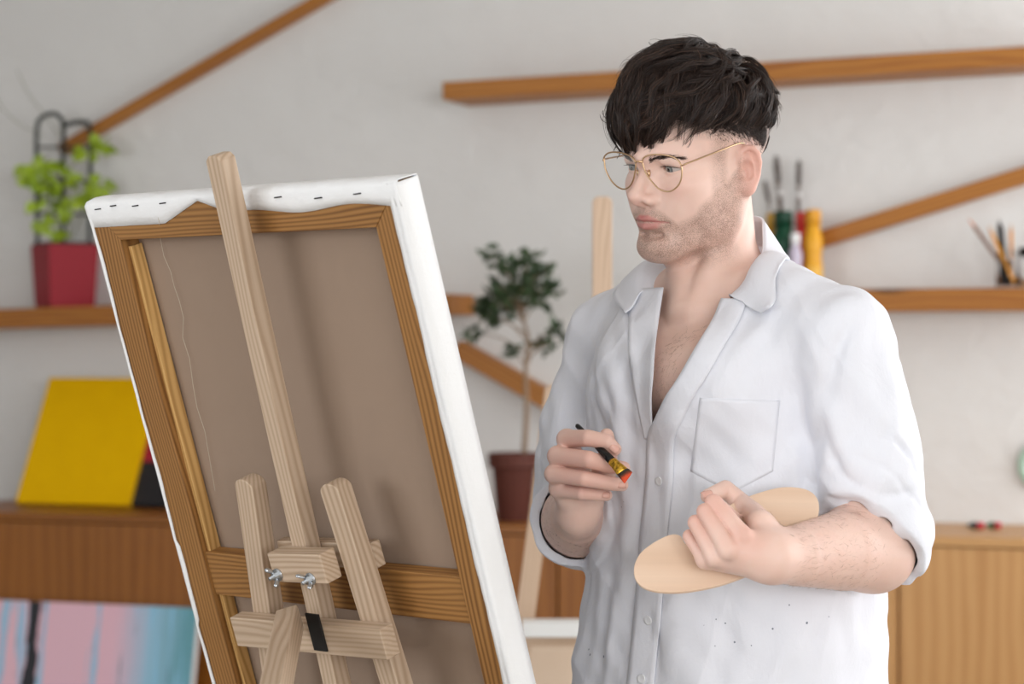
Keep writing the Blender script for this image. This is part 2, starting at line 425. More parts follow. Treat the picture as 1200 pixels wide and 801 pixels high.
# clamp block with wing nuts, and the bar behind it
f4 = f2 + .024
bA = mid(pl(313, 648, f4), pl(321, 682, f4)); bB = mid(pl(375, 650, f4), pl(383, 684, f4))
blk = member('clamp_block', bA, bB, abs(pl(313, 648, f4).y - pl(321, 682, f4).y), f2 + .001, f4, rounded=False, bevel=.002)
kA = mid(pl(324, 636, G + .016), pl(330, 660, G + .016)); kB = mid(pl(434, 640, G + .016), pl(440, 664, G + .016))
member('clamp_bar', kA, kB, .030, G, G + .0155, rounded=False, bevel=.002)
for px, py in ((326, 673), (364.5, 678)):
    q = pl(px, py, f4)
    o = cp(q.x, q.y, f4); mb = MB()
    mb.lathe([(0, 0), (.0075, 0), (.0075, .0012), (.004, .0014), (.0042, .007), (.0022, .007), (.0022, .013), (0, .013)], 20)
    for s in (-1, 1):
        pts = [(0, s * .003, .004), (.001, s * .006, .006), (.002, s * .0095, .0105), (.002, s * .0105, .0135)]
        mb.tube(pts, [.0022, .0026, .003, .002], 8, flat=.55, up=V((1, 0, 0)))
    a = .5 if px < 340 else .9
    x = (R_ * math.cos(a) + U_ * math.sin(a)); 
    mb.build('wing_nut', m_steel, er, frame_m(o, x, NB.cross(x), NB), smooth=True)
# rear leg, hinged to the crossbar and swung out towards the camera
hq = mid(pl(329, 727, f3 + .02), pl(351, 727, f3 + .02)); H0 = cp(hq.x, hq.y, f3 + .004)
tgt = at(337, 801, 2.425)
d = (tgt - H0).normalized()
n_ = (NB - d * NB.dot(d)).normalized(); y_ = n_.cross(d).normalized()
# foot on the floor
Lr = (H0.z - 0.0) / -d.z
if d.z > -.2: Lr = 1.2
mb = MB(); w = .029; mb.prism([(0, w*.32), (0, -w*.32), (w*.2, -w/2), (Lr, -w/2), (Lr, w/2), (w*.2, w/2)], 0, .024)
mb.build('rear_leg', m_easel, er, frame_m(H0, d, y_, n_), bevel=.0015)
q1 = pl(362, 722, f3 + .001); 
mb = MB(); mb.box(0, .022, -.040, .004, .0005, .0025); mb.build('hinge', m_black, er, CF(cp(q1.x - .004, q1.y, f3)))
# ledge under the canvas (below the frame)
mb = MB(); mb.box(-.04, CW + .04 - .06, -.03, 0, -CT - .012, f2 - .001); mb.build('ledge', m_easel, er, CF(cp(0, -CH - .002, 0)), bevel=.002)
# ------------------------------------------------------------------ signed distance modelling for the figure
A_ = lambda v: np.array(v, dtype=np.float64)
class Node:
    def lower(s, c): return np.linalg.norm(c - s.c) - s.r       # cheap lower bound
def _smin(a, b, k):
    if k <= 1e-6: return np.minimum(a, b)
    h = np.maximum(k - np.abs(a - b), 0) / k
    return np.minimum(a, b) - h * h * k * .25
def _smax(a, b, k): return -_smin(-a, -b, k)
class Cap(Node):
    """chain of round cones"""
    def __init__(s, pts, rad):
        s.p = np.array([tuple(p) for p in pts], float); s.q = np.array(rad if hasattr(rad, '__len__') else [rad] * len(s.p), float)
        s.c = (s.p.min(0) + s.p.max(0)) / 2; s.r = max(np.linalg.norm(s.p - s.c, axis=1) + s.q)
    def ev(s, P, c, R):
        d = None
        if len(s.p) == 1: return np.linalg.norm(P - s.p[0], axis=1) - s.q[0]
        for i in range(len(s.p) - 1):
            a, b = s.p[i], s.p[i+1]; ab = b - a; L2 = ab @ ab
            t = np.clip(((P - a) @ ab) / L2, 0, 1)
            e = P - a - t[:, None] * ab
            di = np.sqrt(np.einsum('ij,ij->i', e, e)) - (s.q[i] + (s.q[i+1] - s.q[i]) * t)
            d = di if d is None else np.minimum(d, di)
        return d
class Ell(Node):
    def __init__(s, c, r, B=None):
        s.c = A_(c); s.rad = A_(r); s.r = s.rad.max(); s.B = B
    def ev(s, P, c, R):
        q = P - s.c
        if s.B is not None: q = q @ s.B.T
        k0 = np.linalg.norm(q / s.rad, axis=1); k1 = np.linalg.norm(q / s.rad**2, axis=1)
        return np.where(k0 < .25, -s.rad.min() * (1 - k0), k0 * (k0 - 1) / np.maximum(k1, 1e-9))
class Uni(Node):
    def __init__(s, items, k=0.0):
        s.it = [(x if isinstance(x, tuple) else (x, k)) for x in items]
        cs = np.array([n.c for n, _ in s.it]); lo = np.min([n.c - n.r for n, _ in s.it], 0); hi = np.max([n.c + n.r for n, _ in s.it], 0)
        s.c = (lo + hi) / 2; s.r = max(np.linalg.norm(n.c - s.c) + n.r for n, _ in s.it)
    def ev(s, P, c, R):
        d = None
        for n, k in s.it:
            if n.lower(c) - R > max(k, .004) * 1.2 + .03: continue
            di = n.ev(P, c, R)
            if di is None: continue
            d = di if d is None else _smin(d, di, k)
        return d
class Sub(Node):
    def __init__(s, a, b, k=0.0): s.a, s.b, s.k, s.c, s.r = a, b, k, a.c, a.r
    def ev(s, P, c, R):
        d = s.a.ev(P, c, R)
        if d is None or s.b.lower(c) - R > s.k + .004: return d
        e = s.b.ev(P, c, R)
        return d if e is None else _smax(d, -e, s.k)
class Fn(Node):
    def __init__(s, c, r, f): s.c, s.r, s.f = A_(c), r, f
    def ev(s, P, c, R): return s.f(P)
class Disp(Node):
    def __init__(s, a, f): s.a, s.f, s.c, s.r = a, f, a.c, a.r + .02
    def ev(s, P, c, R):
        d = s.a.ev(P, c, R)
        return d if d is None else d - s.f(P, c, R, d)
class Xf(Node):
    def __init__(s, a, o, B, sc=1.0):
        s.a, s.o, s.B = a, A_(o), np.array(B, float)      # rows of B: local axes in the world
        s.sc = np.ones(3) * sc; s.mn = s.sc.min()
        s.c = s.o + (a.c * s.sc) @ s.B; s.r = a.r * s.sc.max()
    def ev(s, P, c, R):
        d = s.a.ev(((P - s.o) @ s.B.T) / s.sc, (s.B @ (c - s.o)) / s.sc, R / s.mn)
        return d if d is None else d * s.mn
def sdf_at(node, P):
    P = np.asarray(P, float); c = P.mean(0); R = np.linalg.norm(P - c, axis=1).max()
    d = node.ev(P, c, R + .05)
    return np.full(len(P), .1) if d is None else d
def surface(node, h, lo=None, hi=None, n=20):
    """surface nets over the blocks that the surface crosses -> verts, quads"""
    lo = node.c - node.r - 2*h if lo is None else A_(lo); hi = node.c + node.r + 2*h if hi is None else A_(hi)
    nb = np.ceil((hi - lo) / (h * n)).astype(int); hd = h * n * math.sqrt(3) / 2
    N = nb * n + 4; g = np.arange(n + 1)
    GI, GJ, GK = np.meshgrid(g, g, g, indexing='ij'); loc = np.stack([GI, GJ, GK], -1).reshape(-1, 3) * h
    VK, VP, ED = [], [], []
    # coarse pass, hierarchical
    act = []
    for bi in range(nb[0]):
        for bj in range(nb[1]):
            for bk in range(nb[2]):
                c = lo + (A_((bi, bj, bk)) + .5) * n * h
                if node.lower(c) > hd: continue
                d = node.ev(c[None], c, hd)
                if d is not None and abs(d[0]) < hd * 1.25 + .006: act.append((bi, bj, bk, c))
    corner = [(0,0,0),(1,0,0),(0,1,0),(1,1,0),(0,0,1),(1,0,1),(0,1,1),(1,1,1)]
    edges = [(0,1),(2,3),(4,5),(6,7),(0,2),(1,3),(4,6),(5,7),(0,4),(1,5),(2,6),(3,7)]
    CO = np.array(corner, float)
    key = lambda i, j, k: (i * N[1] + j) * N[2] + k
    for bi, bj, bk, c in act:
        o = lo + A_((bi, bj, bk)) * n * h
        d = node.ev(loc + o, c, hd)
        if d is None: continue
        D = d.reshape(n+1, n+1, n+1); ins = D < 0
        if ins.all() or not ins.any(): continue
        st = np.stack([D[a:a+n, b:b+n, e:e+n] for a, b, e in corner], -1)
        si = st < 0; am = si.any(-1) & ~si.all(-1)
        idx = np.argwhere(am); v8 = st[am]
        acc = np.zeros((len(idx), 3)); cnt = np.zeros(len(idx))
        for a, b in edges:
            cr = (v8[:, a] < 0) != (v8[:, b] < 0)
            t = np.where(cr, v8[:, a] / np.where(cr, v8[:, a] - v8[:, b], 1), 0)
            acc += np.where(cr[:, None], CO[a] + t[:, None] * (CO[b] - CO[a]), 0); cnt += cr
        gi = idx + np.array([bi, bj, bk]) * n + 1
        VK.append(key(gi[:, 0], gi[:, 1], gi[:, 2])); VP.append(o + (idx + acc / cnt[:, None]) * h)
        base = np.array([bi, bj, bk]) * n + 1
        for ax, (a, b, cc) in enumerate(((ins[:n, :n, :n], ins[1:, :n, :n], (0, 1, 2)), (ins[:n, :n, :n], ins[:n, 1:, :n], (1, 2, 0)), (ins[:n, :n, :n], ins[:n, :n, 1:], (2, 0, 1)))):
            e = np.argwhere(a != b)
            if len(e): ED.append(np.concatenate([e + base, np.full((len(e), 1), ax), a[tuple(e.T)][:, None].astype(int)], 1))
    VK = np.concatenate(VK); VP = np.concatenate(VP); ED = np.concatenate(ED)
    od = np.argsort(VK); VK, VP = VK[od], VP[od]
    ax = ED[:, 3]; u = np.zeros((len(ED), 3), int); w = u.copy()
    u[np.arange(len(ED)), (ax + 1) % 3] = 1; w[np.arange(len(ED)), (ax + 2) % 3] = 1
    p = ED[:, :3]; Q = np.stack([key(*(p - u - w).T), key(*(p - w).T), key(*p.T), key(*(p - u).T)], 1)
    ix = np.searchsorted(VK, Q); ix = np.minimum(ix, len(VK) - 1); ok = (VK[ix] == Q).all(1)
    flip = ED[:, 4] == 1
    ix = np.where(flip[:, None], ix, ix[:, ::-1])[ok]
    return VP, ix
def smooth_mesh(Vt, Q, it=1, lam=.5):
    e = np.concatenate([Q[:, [0, 1]], Q[:, [1, 2]], Q[:, [2, 3]], Q[:, [3, 0]]])
    for _ in range(it):
        acc = np.zeros_like(Vt); cnt = np.zeros(len(Vt))
        for a, b in ((0, 1), (1, 0)):
            for d in range(3): acc[:, d] += np.bincount(e[:, a], Vt[e[:, b], d], len(Vt))
            cnt += np.bincount(e[:, a], minlength=len(Vt))
        Vt = Vt + lam * (acc / np.maximum(cnt, 1)[:, None] - Vt)
    return Vt
def np_mesh(name, Vt, Q, mats, parent=None, attrs=None, smooth=True):
    me = bpy.data.meshes.new(name); k = Q.shape[1]
    me.vertices.add(len(Vt)); me.vertices.foreach_set('co', np.asarray(Vt, np.float32).ravel())
    me.loops.add(Q.size); me.loops.foreach_set('vertex_index', Q.astype(np.int32).ravel())
    me.polygons.add(len(Q)); me.polygons.foreach_set('loop_start', np.arange(0, Q.size, k, dtype=np.int32))
    me.polygons.foreach_set('use_smooth', np.ones(len(Q), bool))
    me.update(calc_edges=True); me.validate()
    for m in (mats if isinstance(mats, (list, tuple)) else [mats]): me.materials.append(m)
    for an, av in (attrs or {}).items():
        at_ = me.attributes.new(an, 'FLOAT', 'POINT'); at_.data.foreach_set('value', av.astype(np.float32))
    return link(name, me, parent)
def march(node, px, py, y0=2.2, y1=3.2, iso=0.0):
    """first point of a surface on the line of sight through a pixel, and its normal"""
    d = np.array([(px - 600.) / F_PX, 1., -(py - 400.5) / F_PX]); o = np.array([0, 0, EYE]); t = y0; dn = np.linalg.norm(d)
    for _ in range(160):
        p = o + d * t; v = sdf_at(node, p[None])[0] - iso
        if v < .0004: break
        t += max(min(v, .03) * .8 / dn, .0003)
        if t > y1: return None, None
    e = .0015; g = np.array([sdf_at(node, (p + np.eye(3)[i] * e)[None])[0] - sdf_at(node, (p - np.eye(3)[i] * e)[None])[0] for i in range(3)])
    return p, g / (np.linalg.norm(g) + 1e-12)
def PX(px, py, dy=0.0): return np.array(at(px, py, MAN_Y + dy))
MAN_Y = 2.83
def mm(*p): return tuple(x / 1000. for x in p)
# ------------------------------------------------------------------ the man's shape
def basis(yaw_deg, pitch_deg=0, roll_deg=0):
    a, p, r = (math.radians(x) for x in (yaw_deg, pitch_deg, roll_deg))
    F = np.array([-math.sin(a), -math.cos(a), 0.]); L = np.array([math.cos(a), -math.sin(a), 0.]); U = np.array([0, 0, 1.])
    F, U = F * math.cos(p) - U * math.sin(p), U * math.cos(p) + F * math.sin(p)      # nod down
    L, U = L * math.cos(r) - U * math.sin(r), U * math.cos(r) + L * math.sin(r)      # near side lower
    return np.array([L, F, U])
HB = basis(49, 9, 5); HS = np.array([.965, .965, .885]); HO = PX(761, 196, -.075)
def hp(l, f, u): return HO + (A_((l, f, u)) / 1000. * HS) @ HB      # head point, mm
def both(fn): return [fn(1), fn(-1)]
def lc(pts, r): return Cap([mm(*p) for p in pts], [x / 1000. for x in r] if hasattr(r, '__len__') else r / 1000.)
def le(c, r): return Ell(mm(*c), mm(*r))
def ear(s):
    E0 = A_((70 * s, -80, -13)); bk = A_((.40 * s, -.90, .10)); bk /= np.linalg.norm(bk); up = A_((.10 * s, -.16, 1)); up -= bk * (up @ bk); up /= np.linalg.norm(up)
    out = np.cross(up, bk) * (1 if s > 0 else -1); out = out if out[0] * s > 0 else -out
    q = lambda a, b, c=0: tuple((E0 + .91 * (bk * a + up * b) + out * c) / 1000.)
    B = np.array([bk, up, out])
    plate = Ell(q(13, 1, -1), mm(13.5, 25, 4.0), B)
    helix = Cap([q(4, 3, 1), q(1, 15, 1), q(4, 27, 1.5), q(12, 33, 2), q(21, 31, 2), q(27, 22, 2), q(28.5, 8, 1.5), q(24, -8, 1), q(17, -20, 1), q(10, -27, 1)], [.003, .0035, .0036, .0037, .0038, .0038, .0036, .0034, .0036, .004])
    anti = Cap([q(14, 24, 1), q(18, 12, 2), q(18.5, -1, 2.2), q(14, -12, 2), q(8, -16, 2)], [.002, .0032, .0034, .0034, .003])
    lobe = Ell(q(8, -25, 1), mm(9, 9, 4.5), B)
    tragus = Ell(q(1, -3, 2.5), mm(4, 6, 4), B)
    e = Uni([plate, (helix, .003), (anti, .003), (lobe, .005)])
    e = Sub(e, Ell(q(9.5, 0, 4.5), mm(8.5, 13, 7), B), .002)
    e = Sub(e, Cap([q(10, 24, 5), q(20, 22, 5.5), q(23, 8, 5.5), q(21, -6, 5)], .0028), .002)
    return Uni([e, (tragus, .003)])
EYE_C = [(30.8, -13, 0), (-30.8, -13, 0)]
def lid_open(s):
    cx = 30.8 * s; d = math.radians(4) * s
    def f(P):
        l = (P[:, 0] * 1000 - cx); u = P[:, 2] * 1000 + l * s * .05
        a = np.hypot(l, u + 23.2) - 26.0; b = np.hypot(l, u - 17.6) - 22.8
        dd = np.maximum(np.maximum(a, b), np.abs(P[:, 1] * 1000 + 2) - 14)
        return dd / 1000.
    return Fn(mm(cx, -2, -1), .023, f)
skull = [le((0, -86, 38), (74, 96, 76)),
         (le((0, -44, -28), (52, 48, 72)), .016)]
skull += [(lc([(0, 5.5, 13), (20 * s, 2, 16), (40 * s, -15, 16)], [8, 8, 7]), .02) for s in (1, -1)]
skull += [(le((38.5 * s, -27, -23), (17, 20, 14)), .022) for s in (1, -1)]
skull += [(le((0, -15, -63), (29, 27, 28)), .016), (le((0, -9, -103), (20, 19, 15)), .014)]
skull += [(lc([(15 * s, -14, -105), (36 * s, -46, -96), (53 * s, -78, -74), (62 * s, -82, -20)], [13, 11, 10, 9]), .03) for s in (1, -1)]
skull += [(le((0, -50, -72), (45, 44, 42)), .02)] + [(le((27 * s, -19, -42), (18, 17, 26)), .022) for s in (1, -1)] + [(le((46 * s, -60, -48), (14, 28, 36)), .025) for s in (1, -1)]
head = Uni(skull)
for s in (1, -1): head = Sub(head, le((31.5 * s, 9, 0), (16, 13.5, 11.5)), .012)
head = Uni([head, (lc([(0, -3, 2), (0, 2, -20), (0, 2, -35)], [8, 12, 14]), .009), (lc([(0, 4.5, 4), (0, 12, -12), (0, 23.5, -31)], [5.5, 6.2, 7.8]), .006),
            (le((0, 26, -35), (9, 9, 8.2)), .005)] + [(le((12.5 * s, 13.5, -40), (6.2, 9, 6.8)), .008) for s in (1, -1)] + [(lc([(0, 14, -47), (0, 26, -42)], 3.6), .004)])
for s in (1, -1):
    head = Uni([head, (Ell(mm(30.8 * s, -13, 0), mm(13.9, 13.9, 13.9)), .003)])
    head = Uni([head, (lc([(17 * s, -6, 6), (26 * s, 2.5, 9), (36 * s, 1, 9), (42 * s, -7, 6)], [2, 3.2, 3.2, 2]), .008)])
    head = Sub(head, lid_open(s), .0008)
    head = Sub(head, le((6.6 * s, 17, -48.5), (3.7, 7, 4.4)), .002)
lips = Uni([lc([(0, 13.2, -64.6), (6, 12.6, -64), (14, 8, -66), (29, -6, -69.2)], [3.8, 3.8, 3.2, 1.4]), (lc([(0, 13.2, -64.6), (-6, 12.6, -64), (-14, 8, -66), (-29, -6, -69.2)], [3.8, 3.8, 3.2, 1.4]), .001),
            (lc([(-27, -5.5, -70.3), (-13, 6.5, -74), (0, 11, -75), (13, 6.5, -74), (27, -5.5, -70.3)], [1.4, 4, 4.8, 4, 1.4]), .001)])
head = Uni([head, (lips, .004)])
head = Sub(head, lc([(-30, -4, -70), (-14, 10.5, -69.5), (0, 16.8, -69.2), (14, 10.5, -69.5), (30, -4, -70)], [1.0, 1.5, 1.8, 1.5, 1.0]), .002)
head = Sub(head, lc([(-15, 1, -87), (0, 9.5, -87.5), (15, 1, -87)], [2.0, 3.4, 2.0]), .008)
head = Sub(head, lc([(0, 17.5, -53), (0, 18, -60)], [1.2, 2.0]), .004)
head = Uni([head] + [(ear(s), .004) for s in (1, -1)])
head = Xf(head, HO, HB, HS)

TB = basis(45); TL_, TF_ = TB[0], TB[1]
# torso axis pixel x against pixel y (at MAN_Y), half width, half depth  -- body | shirt
TY = np.array([300, 345, 372, 400, 450, 520, 600, 700, 801, 900, 1000, 1075.])
TX = np.array([846, 846, 847, 848, 850, 853, 857, 860, 852, 848, 846, 846.])
BA = np.array([.05, .075, .12, .148, .160, .160, .160, .155, .160, .168, .172, .165])
BBd = np.array([.045, .062, .080, .092, .106, .110, .108, .106, .108, .112, .114, .10])
SA = np.array([.05, .085, .135, .165, .178, .180, .180, .188, .200, .206, .208, .208])
SBd = np.array([.05, .074, .096, .108, .119, .126, .131, .138, .140, .142, .142, .142])
class Stack(Node):
    def __init__(s, a, b, p, zt, zb):
        z = EYE - (TY - 400.5) / F_PX * MAN_Y; o = np.argsort(z); s.z = z[o]
        s.x = ((TX - 600.) / F_PX * MAN_Y)[o]; s.a = a[o]; s.b = b[o]; s.p = p; s.zt, s.zb = zt, zb
        s.c = A_((s.x.mean(), MAN_Y, (zt + zb) / 2)); s.r = math.hypot((zt - zb) / 2, .24)
        zz = np.linspace(s.z[0], s.z[-1], 200); k = np.exp(-np.linspace(-2, 2, 31)**2); k /= k.sum()
        f = lambda y: np.convolve(np.pad(np.interp(zz, s.z, y), 15, mode='edge'), k, 'valid')
        s.zz = zz; s.xs, s.as_, s.bs = f(s.x), f(s.a), f(s.b)
    def axis(s, z): return np.interp(z, s.zz, s.xs), np.interp(z, s.zz, s.as_), np.interp(z, s.zz, s.bs)
    def lf(s, P):
        x, a, b = s.axis(P[:, 2]); q = P.copy(); q[:, 0] -= x; q[:, 1] -= MAN_Y
        return q @ TL_, q @ TF_, a, b
    def ev(s, P, c, R):
        l, f, a, b = s.lf(P); p = s.p; l = np.abs(l); f = np.abs(f)
        rho = ((l / a)**p + (f / b)**p + 1e-12)**(1 / p)
        g = np.sqrt((l**(p-1) / a**p)**2 + (f**(p-1) / b**p)**2 + 1e-12) * rho**(1 - p)
        d = np.where(rho < .4, (rho - 1) * np.minimum(a, b), (rho - 1) / np.maximum(g, 1e-6))
        d = np.clip(d, -.08, .3)
        return _smax(_smax(d, P[:, 2] - s.zt, .01), s.zb - P[:, 2], .01)
zpx = lambda py: EYE - (py - 400.5) / F_PX * MAN_Y
body_stack = Stack(BA, BBd, 2.3, zpx(330), zpx(1060))
NECK0, NECK1 = hp(0, -96, -40), PX(846, 352, .01)
neck = Uni([Cap([NECK0, (NECK0 + NECK1) / 2, NECK1, PX(850, 400, .01)], [.050, .0485, .051, .068]),
            (Cap([hp(0, -40, -112), hp(0, -52, -140), PX(808, 362, -.052)], [.018, .021, .016]), .02)]
           + [(Cap([hp(58 * s, -98, -22), (hp(50 * s, -78, -80) + PX(842, 320, 0)) / 2 * .5 + .5 * (hp(58 * s, -98, -22) + PX(805 + 4 * s, 362, -.062)) / 2, PX(805 + 6 * s, 360, -.062 - .003 * s)], [.0125, .012, .009]), .008) for s in (1, -1)])
SHL = PX(985, 402, -.145); SHR = PX(722, 398, .135)
chest = Uni([body_stack] + [(Cap([PX(846, 345, .02), (PX(846, 350, 0) + S_) / 2 + A_((0, 0, .004)), S_], [.045, .05, .05]), .04) for S_ in (SHL, SHR)]
            + [(Ell(PX(848 + 46 * s * .707 - 50 * .707 - 20, 448, -.05 - s * .04), (.075, .05, .055), np.array([TL_, TF_, [0, 0, 1]])), .03) for s in (1, -1)]
            + [(Cap([PX(803 + 8 * s, 367, -.058 - .008 * s), PX(846 + 75 * s, 352 + (8 if s < 0 else 0), -.02 - .07 * s)], [.009, .008]), .012) for s in (1, -1)])
# arms
EL = PX(1024, 646, -.165); WL = PX(903, 652, -.29)
ER = PX(680, 612, .12); WR = PX(677, 602, -.045)
def hand_l():
    M = dict(i=PX(871, 628, -.305), m=PX(853, 644, -.31), r=PX(838, 653, -.300), l=PX(827, 656, -.285))
    I = dict(i=PX(836, 588, -.288), m=PX(826, 599, -.292), r=PX(815, 612, -.284), l=PX(808, 628, -.272))
    E = dict(i=PX(842, 592, -.254), m=PX(832, 604, -.256), r=PX(822, 617, -.252), l=PX(815, 632, -.248))
    T = dict(i=PX(860, 606, -.242), m=PX(850, 616, -.243), r=PX(840, 628, -.243), l=PX(830, 640, -.243))
    R = dict(i=(.0100, .0090, .0080, .0070), m=(.0100, .0090, .0080, .0070), r=(.0095, .0085, .0078, .0068), l=(.0086, .0076, .007, .0062))
    fs = Uni([Cap([M[k], I[k], E[k], T[k]], R[k]) for k in 'imrl'], .0012)
    palm = Uni([Cap([WL, M['i'] + A_((0, .004, -.002))], [.024, .0112]), (Cap([WL, M['m'] + A_((0, .004, 0))], [.024, .0112]), .006), (Cap([WL, M['r'] + A_((0, .004, 0))], [.024, .0108]), .006),
                (Cap([WL + A_((0, 0, -.004)), M['l'] + A_((0, .004, 0))], [.022, .0102]), .006),
                (Cap([WL + A_((0, .01, .006)), PX(890, 612, -.275)], [.02, .014]), .012)])
    th = Cap([PX(895, 618, -.27), PX(884, 602, -.240), PX(868, 588, -.202), PX(850, 573, -.200), PX(829, 581, -.222)], [.015, .012, .0105, .0100, .0076])
    return Uni([palm, (fs, .005), (th, .007)])
def hand_r():
    M = dict(i=PX(663, 514, -.10), m=PX(652, 534, -.11), r=PX(648, 555, -.11), l=PX(653, 573, -.095))
    I = dict(i=PX(689, 513, -.128), m=PX(690, 538, -.140), r=PX(684, 560.5, -.135), l=PX(681, 577.5, -.117))
    E = dict(i=PX(711, 517, -.133), m=PX(712, 545, -.128), r=PX(714, 566, -.130), l=PX(699, 579, -.113))
    T = dict(i=PX(721, 526, -.130), m=PX(731, 548, -.112), r=PX(729, 568, -.122), l=PX(711, 580, -.108))
    R = dict(i=(.0104, .0096, .0084, .0072), m=(.0104, .0098, .0086, .0074), r=(.0098, .0090, .0082, .0072), l=(.0090, .0080, .0073, .0065))
    fs = Uni([Cap([M[k], I[k], E[k], T[k]], R[k]) for k in 'imrl'] , .0012)
    pal = []
    for k, w in zip('imrl', (.0108, .0110, .0106, .0095)):
        pal.append((Cap([WR + (M[k] - M['r']) * .45, M[k] + A_((.003, .004, 0))], [.016, w]), .006))
    th = Cap([PX(688, 590, -.045), PX(708, 556, -.068), PX(713, 528, -.098), PX(711, 510, -.112)], [.017, .0135, .0108, .0082])
    palm = Uni(pal + [(Cap([PX(676, 592, -.05), PX(672, 560, -.085)], [.02, .016]), .012)])
    return Uni([palm, (fs, .006), (th, .010)])
def forearm(E, W, r0, r1, r2, m=.35, bul=(0, 0, 0)):
    return Cap([E, E + (W - E) * m + A_(bul), E + (W - E) * .75, W], [r0, r1, (r1 + r2) * .5 - .002, r2])
arm_l = Uni([Cap([SHL, EL], [.046, .040]), (forearm(EL, WL, .043, .0435, .026, .32, (0, 0, .003)), .02)])
arm_r = Uni([Cap([SHR, ER], [.042, .037]), (forearm(ER, WR, .046, .046, .025, .35), .02)])
body = Uni([head, (neck, .016), (chest, .02), (arm_l, .02), (hand_l(), .012), (arm_r, .02), (hand_r(), .012)])
# ------------------------------------------------------------------ eyes, glasses, hair
def head_dir(l, f, u):
    d = A_((l, f, u)) @ HB; return d / np.linalg.norm(d)
m_eye = NT('eye')
_tc = m_eye.n('ShaderNodeTexCoord'); _sx = m_eye.n('ShaderNodeSeparateXYZ'); m_eye.t.links.new(_tc.outputs['Object'], _sx.inputs[0])
_r = m_eye.math('POWER', m_eye.math('ADD', m_eye.math('POWER', _sx.outputs[0], 2.), m_eye.math('POWER', _sx.outputs[1], 2.)), .5)
_rr = m_eye.math('MULTIPLY', _r, 100.)
m_eye.p(Base_Color=m_eye.ramp(_rr, [(.0, S((8, 8, 10))), (.20, S((8, 8, 10))), (.24, S((138, 140, 136))), (.46, S((108, 114, 114))), (.55, S((50, 52, 54))), (.60, S((196, 184, 178)))]), Roughness=.12, Coat_Weight=.6)
m_eye = m_eye.mat
def add_eyes(parent):
    for s in (1, -1):
        c = hp(30.8 * s, -13, 0); g = head_dir(-.06, 1, -.20)
        x = np.cross((0, 0, 1), g); x /= np.linalg.norm(x); y = np.cross(g, x)
        mb = MB(); mb.ell((0, 0, 0), (.0118, .0118, .0118), 40)
        mb.build('eye', m_eye, parent, frame_m(V(c), V(x), V(y), V(g)), smooth=True)
m_gold = plain('gold_wire', (204, 170, 134), .28, Metallic=1.0)
def spline_closed(p, n=80):
    p = np.array(p, float); m = len(p); out = []
    for i in range(m):
        a, b, c, d = p[i-1], p[i], p[(i+1) % m], p[(i+2) % m]
        for t in np.linspace(0, 1, n // m + 1, endpoint=False):
            out.append(.5 * ((2*b) + (-a + c) * t + (2*a - 5*b + 4*c - d) * t*t + (-a + 3*b - 3*c + d) * t**3))
    return np.array(out)
def spline(p, n=40):
    p = np.array([tuple(q) for q in p], float); p = np.concatenate([[2*p[0] - p[1]], p, [2*p[-1] - p[-2]]]); out = []
    m = len(p) - 3
    for i in range(m):
        a, b, c, d = p[i:i+4]
        for t in np.linspace(0, 1, max(2, n // m), endpoint=(i == m - 1)):
            out.append(.5 * ((2*b) + (-a + c) * t + (2*a - 5*b + 4*c - d) * t*t + (-a + 3*b - 3*c + d) * t**3))
    return np.array(out)
def ray_plane(px, py, p0, n):
    d = A_(((px - 600.) / F_PX, 1., -(py - 400.5) / F_PX)); o = A_((0, 0, EYE)); return o + d * (((p0 - o) @ n) / (d @ n))
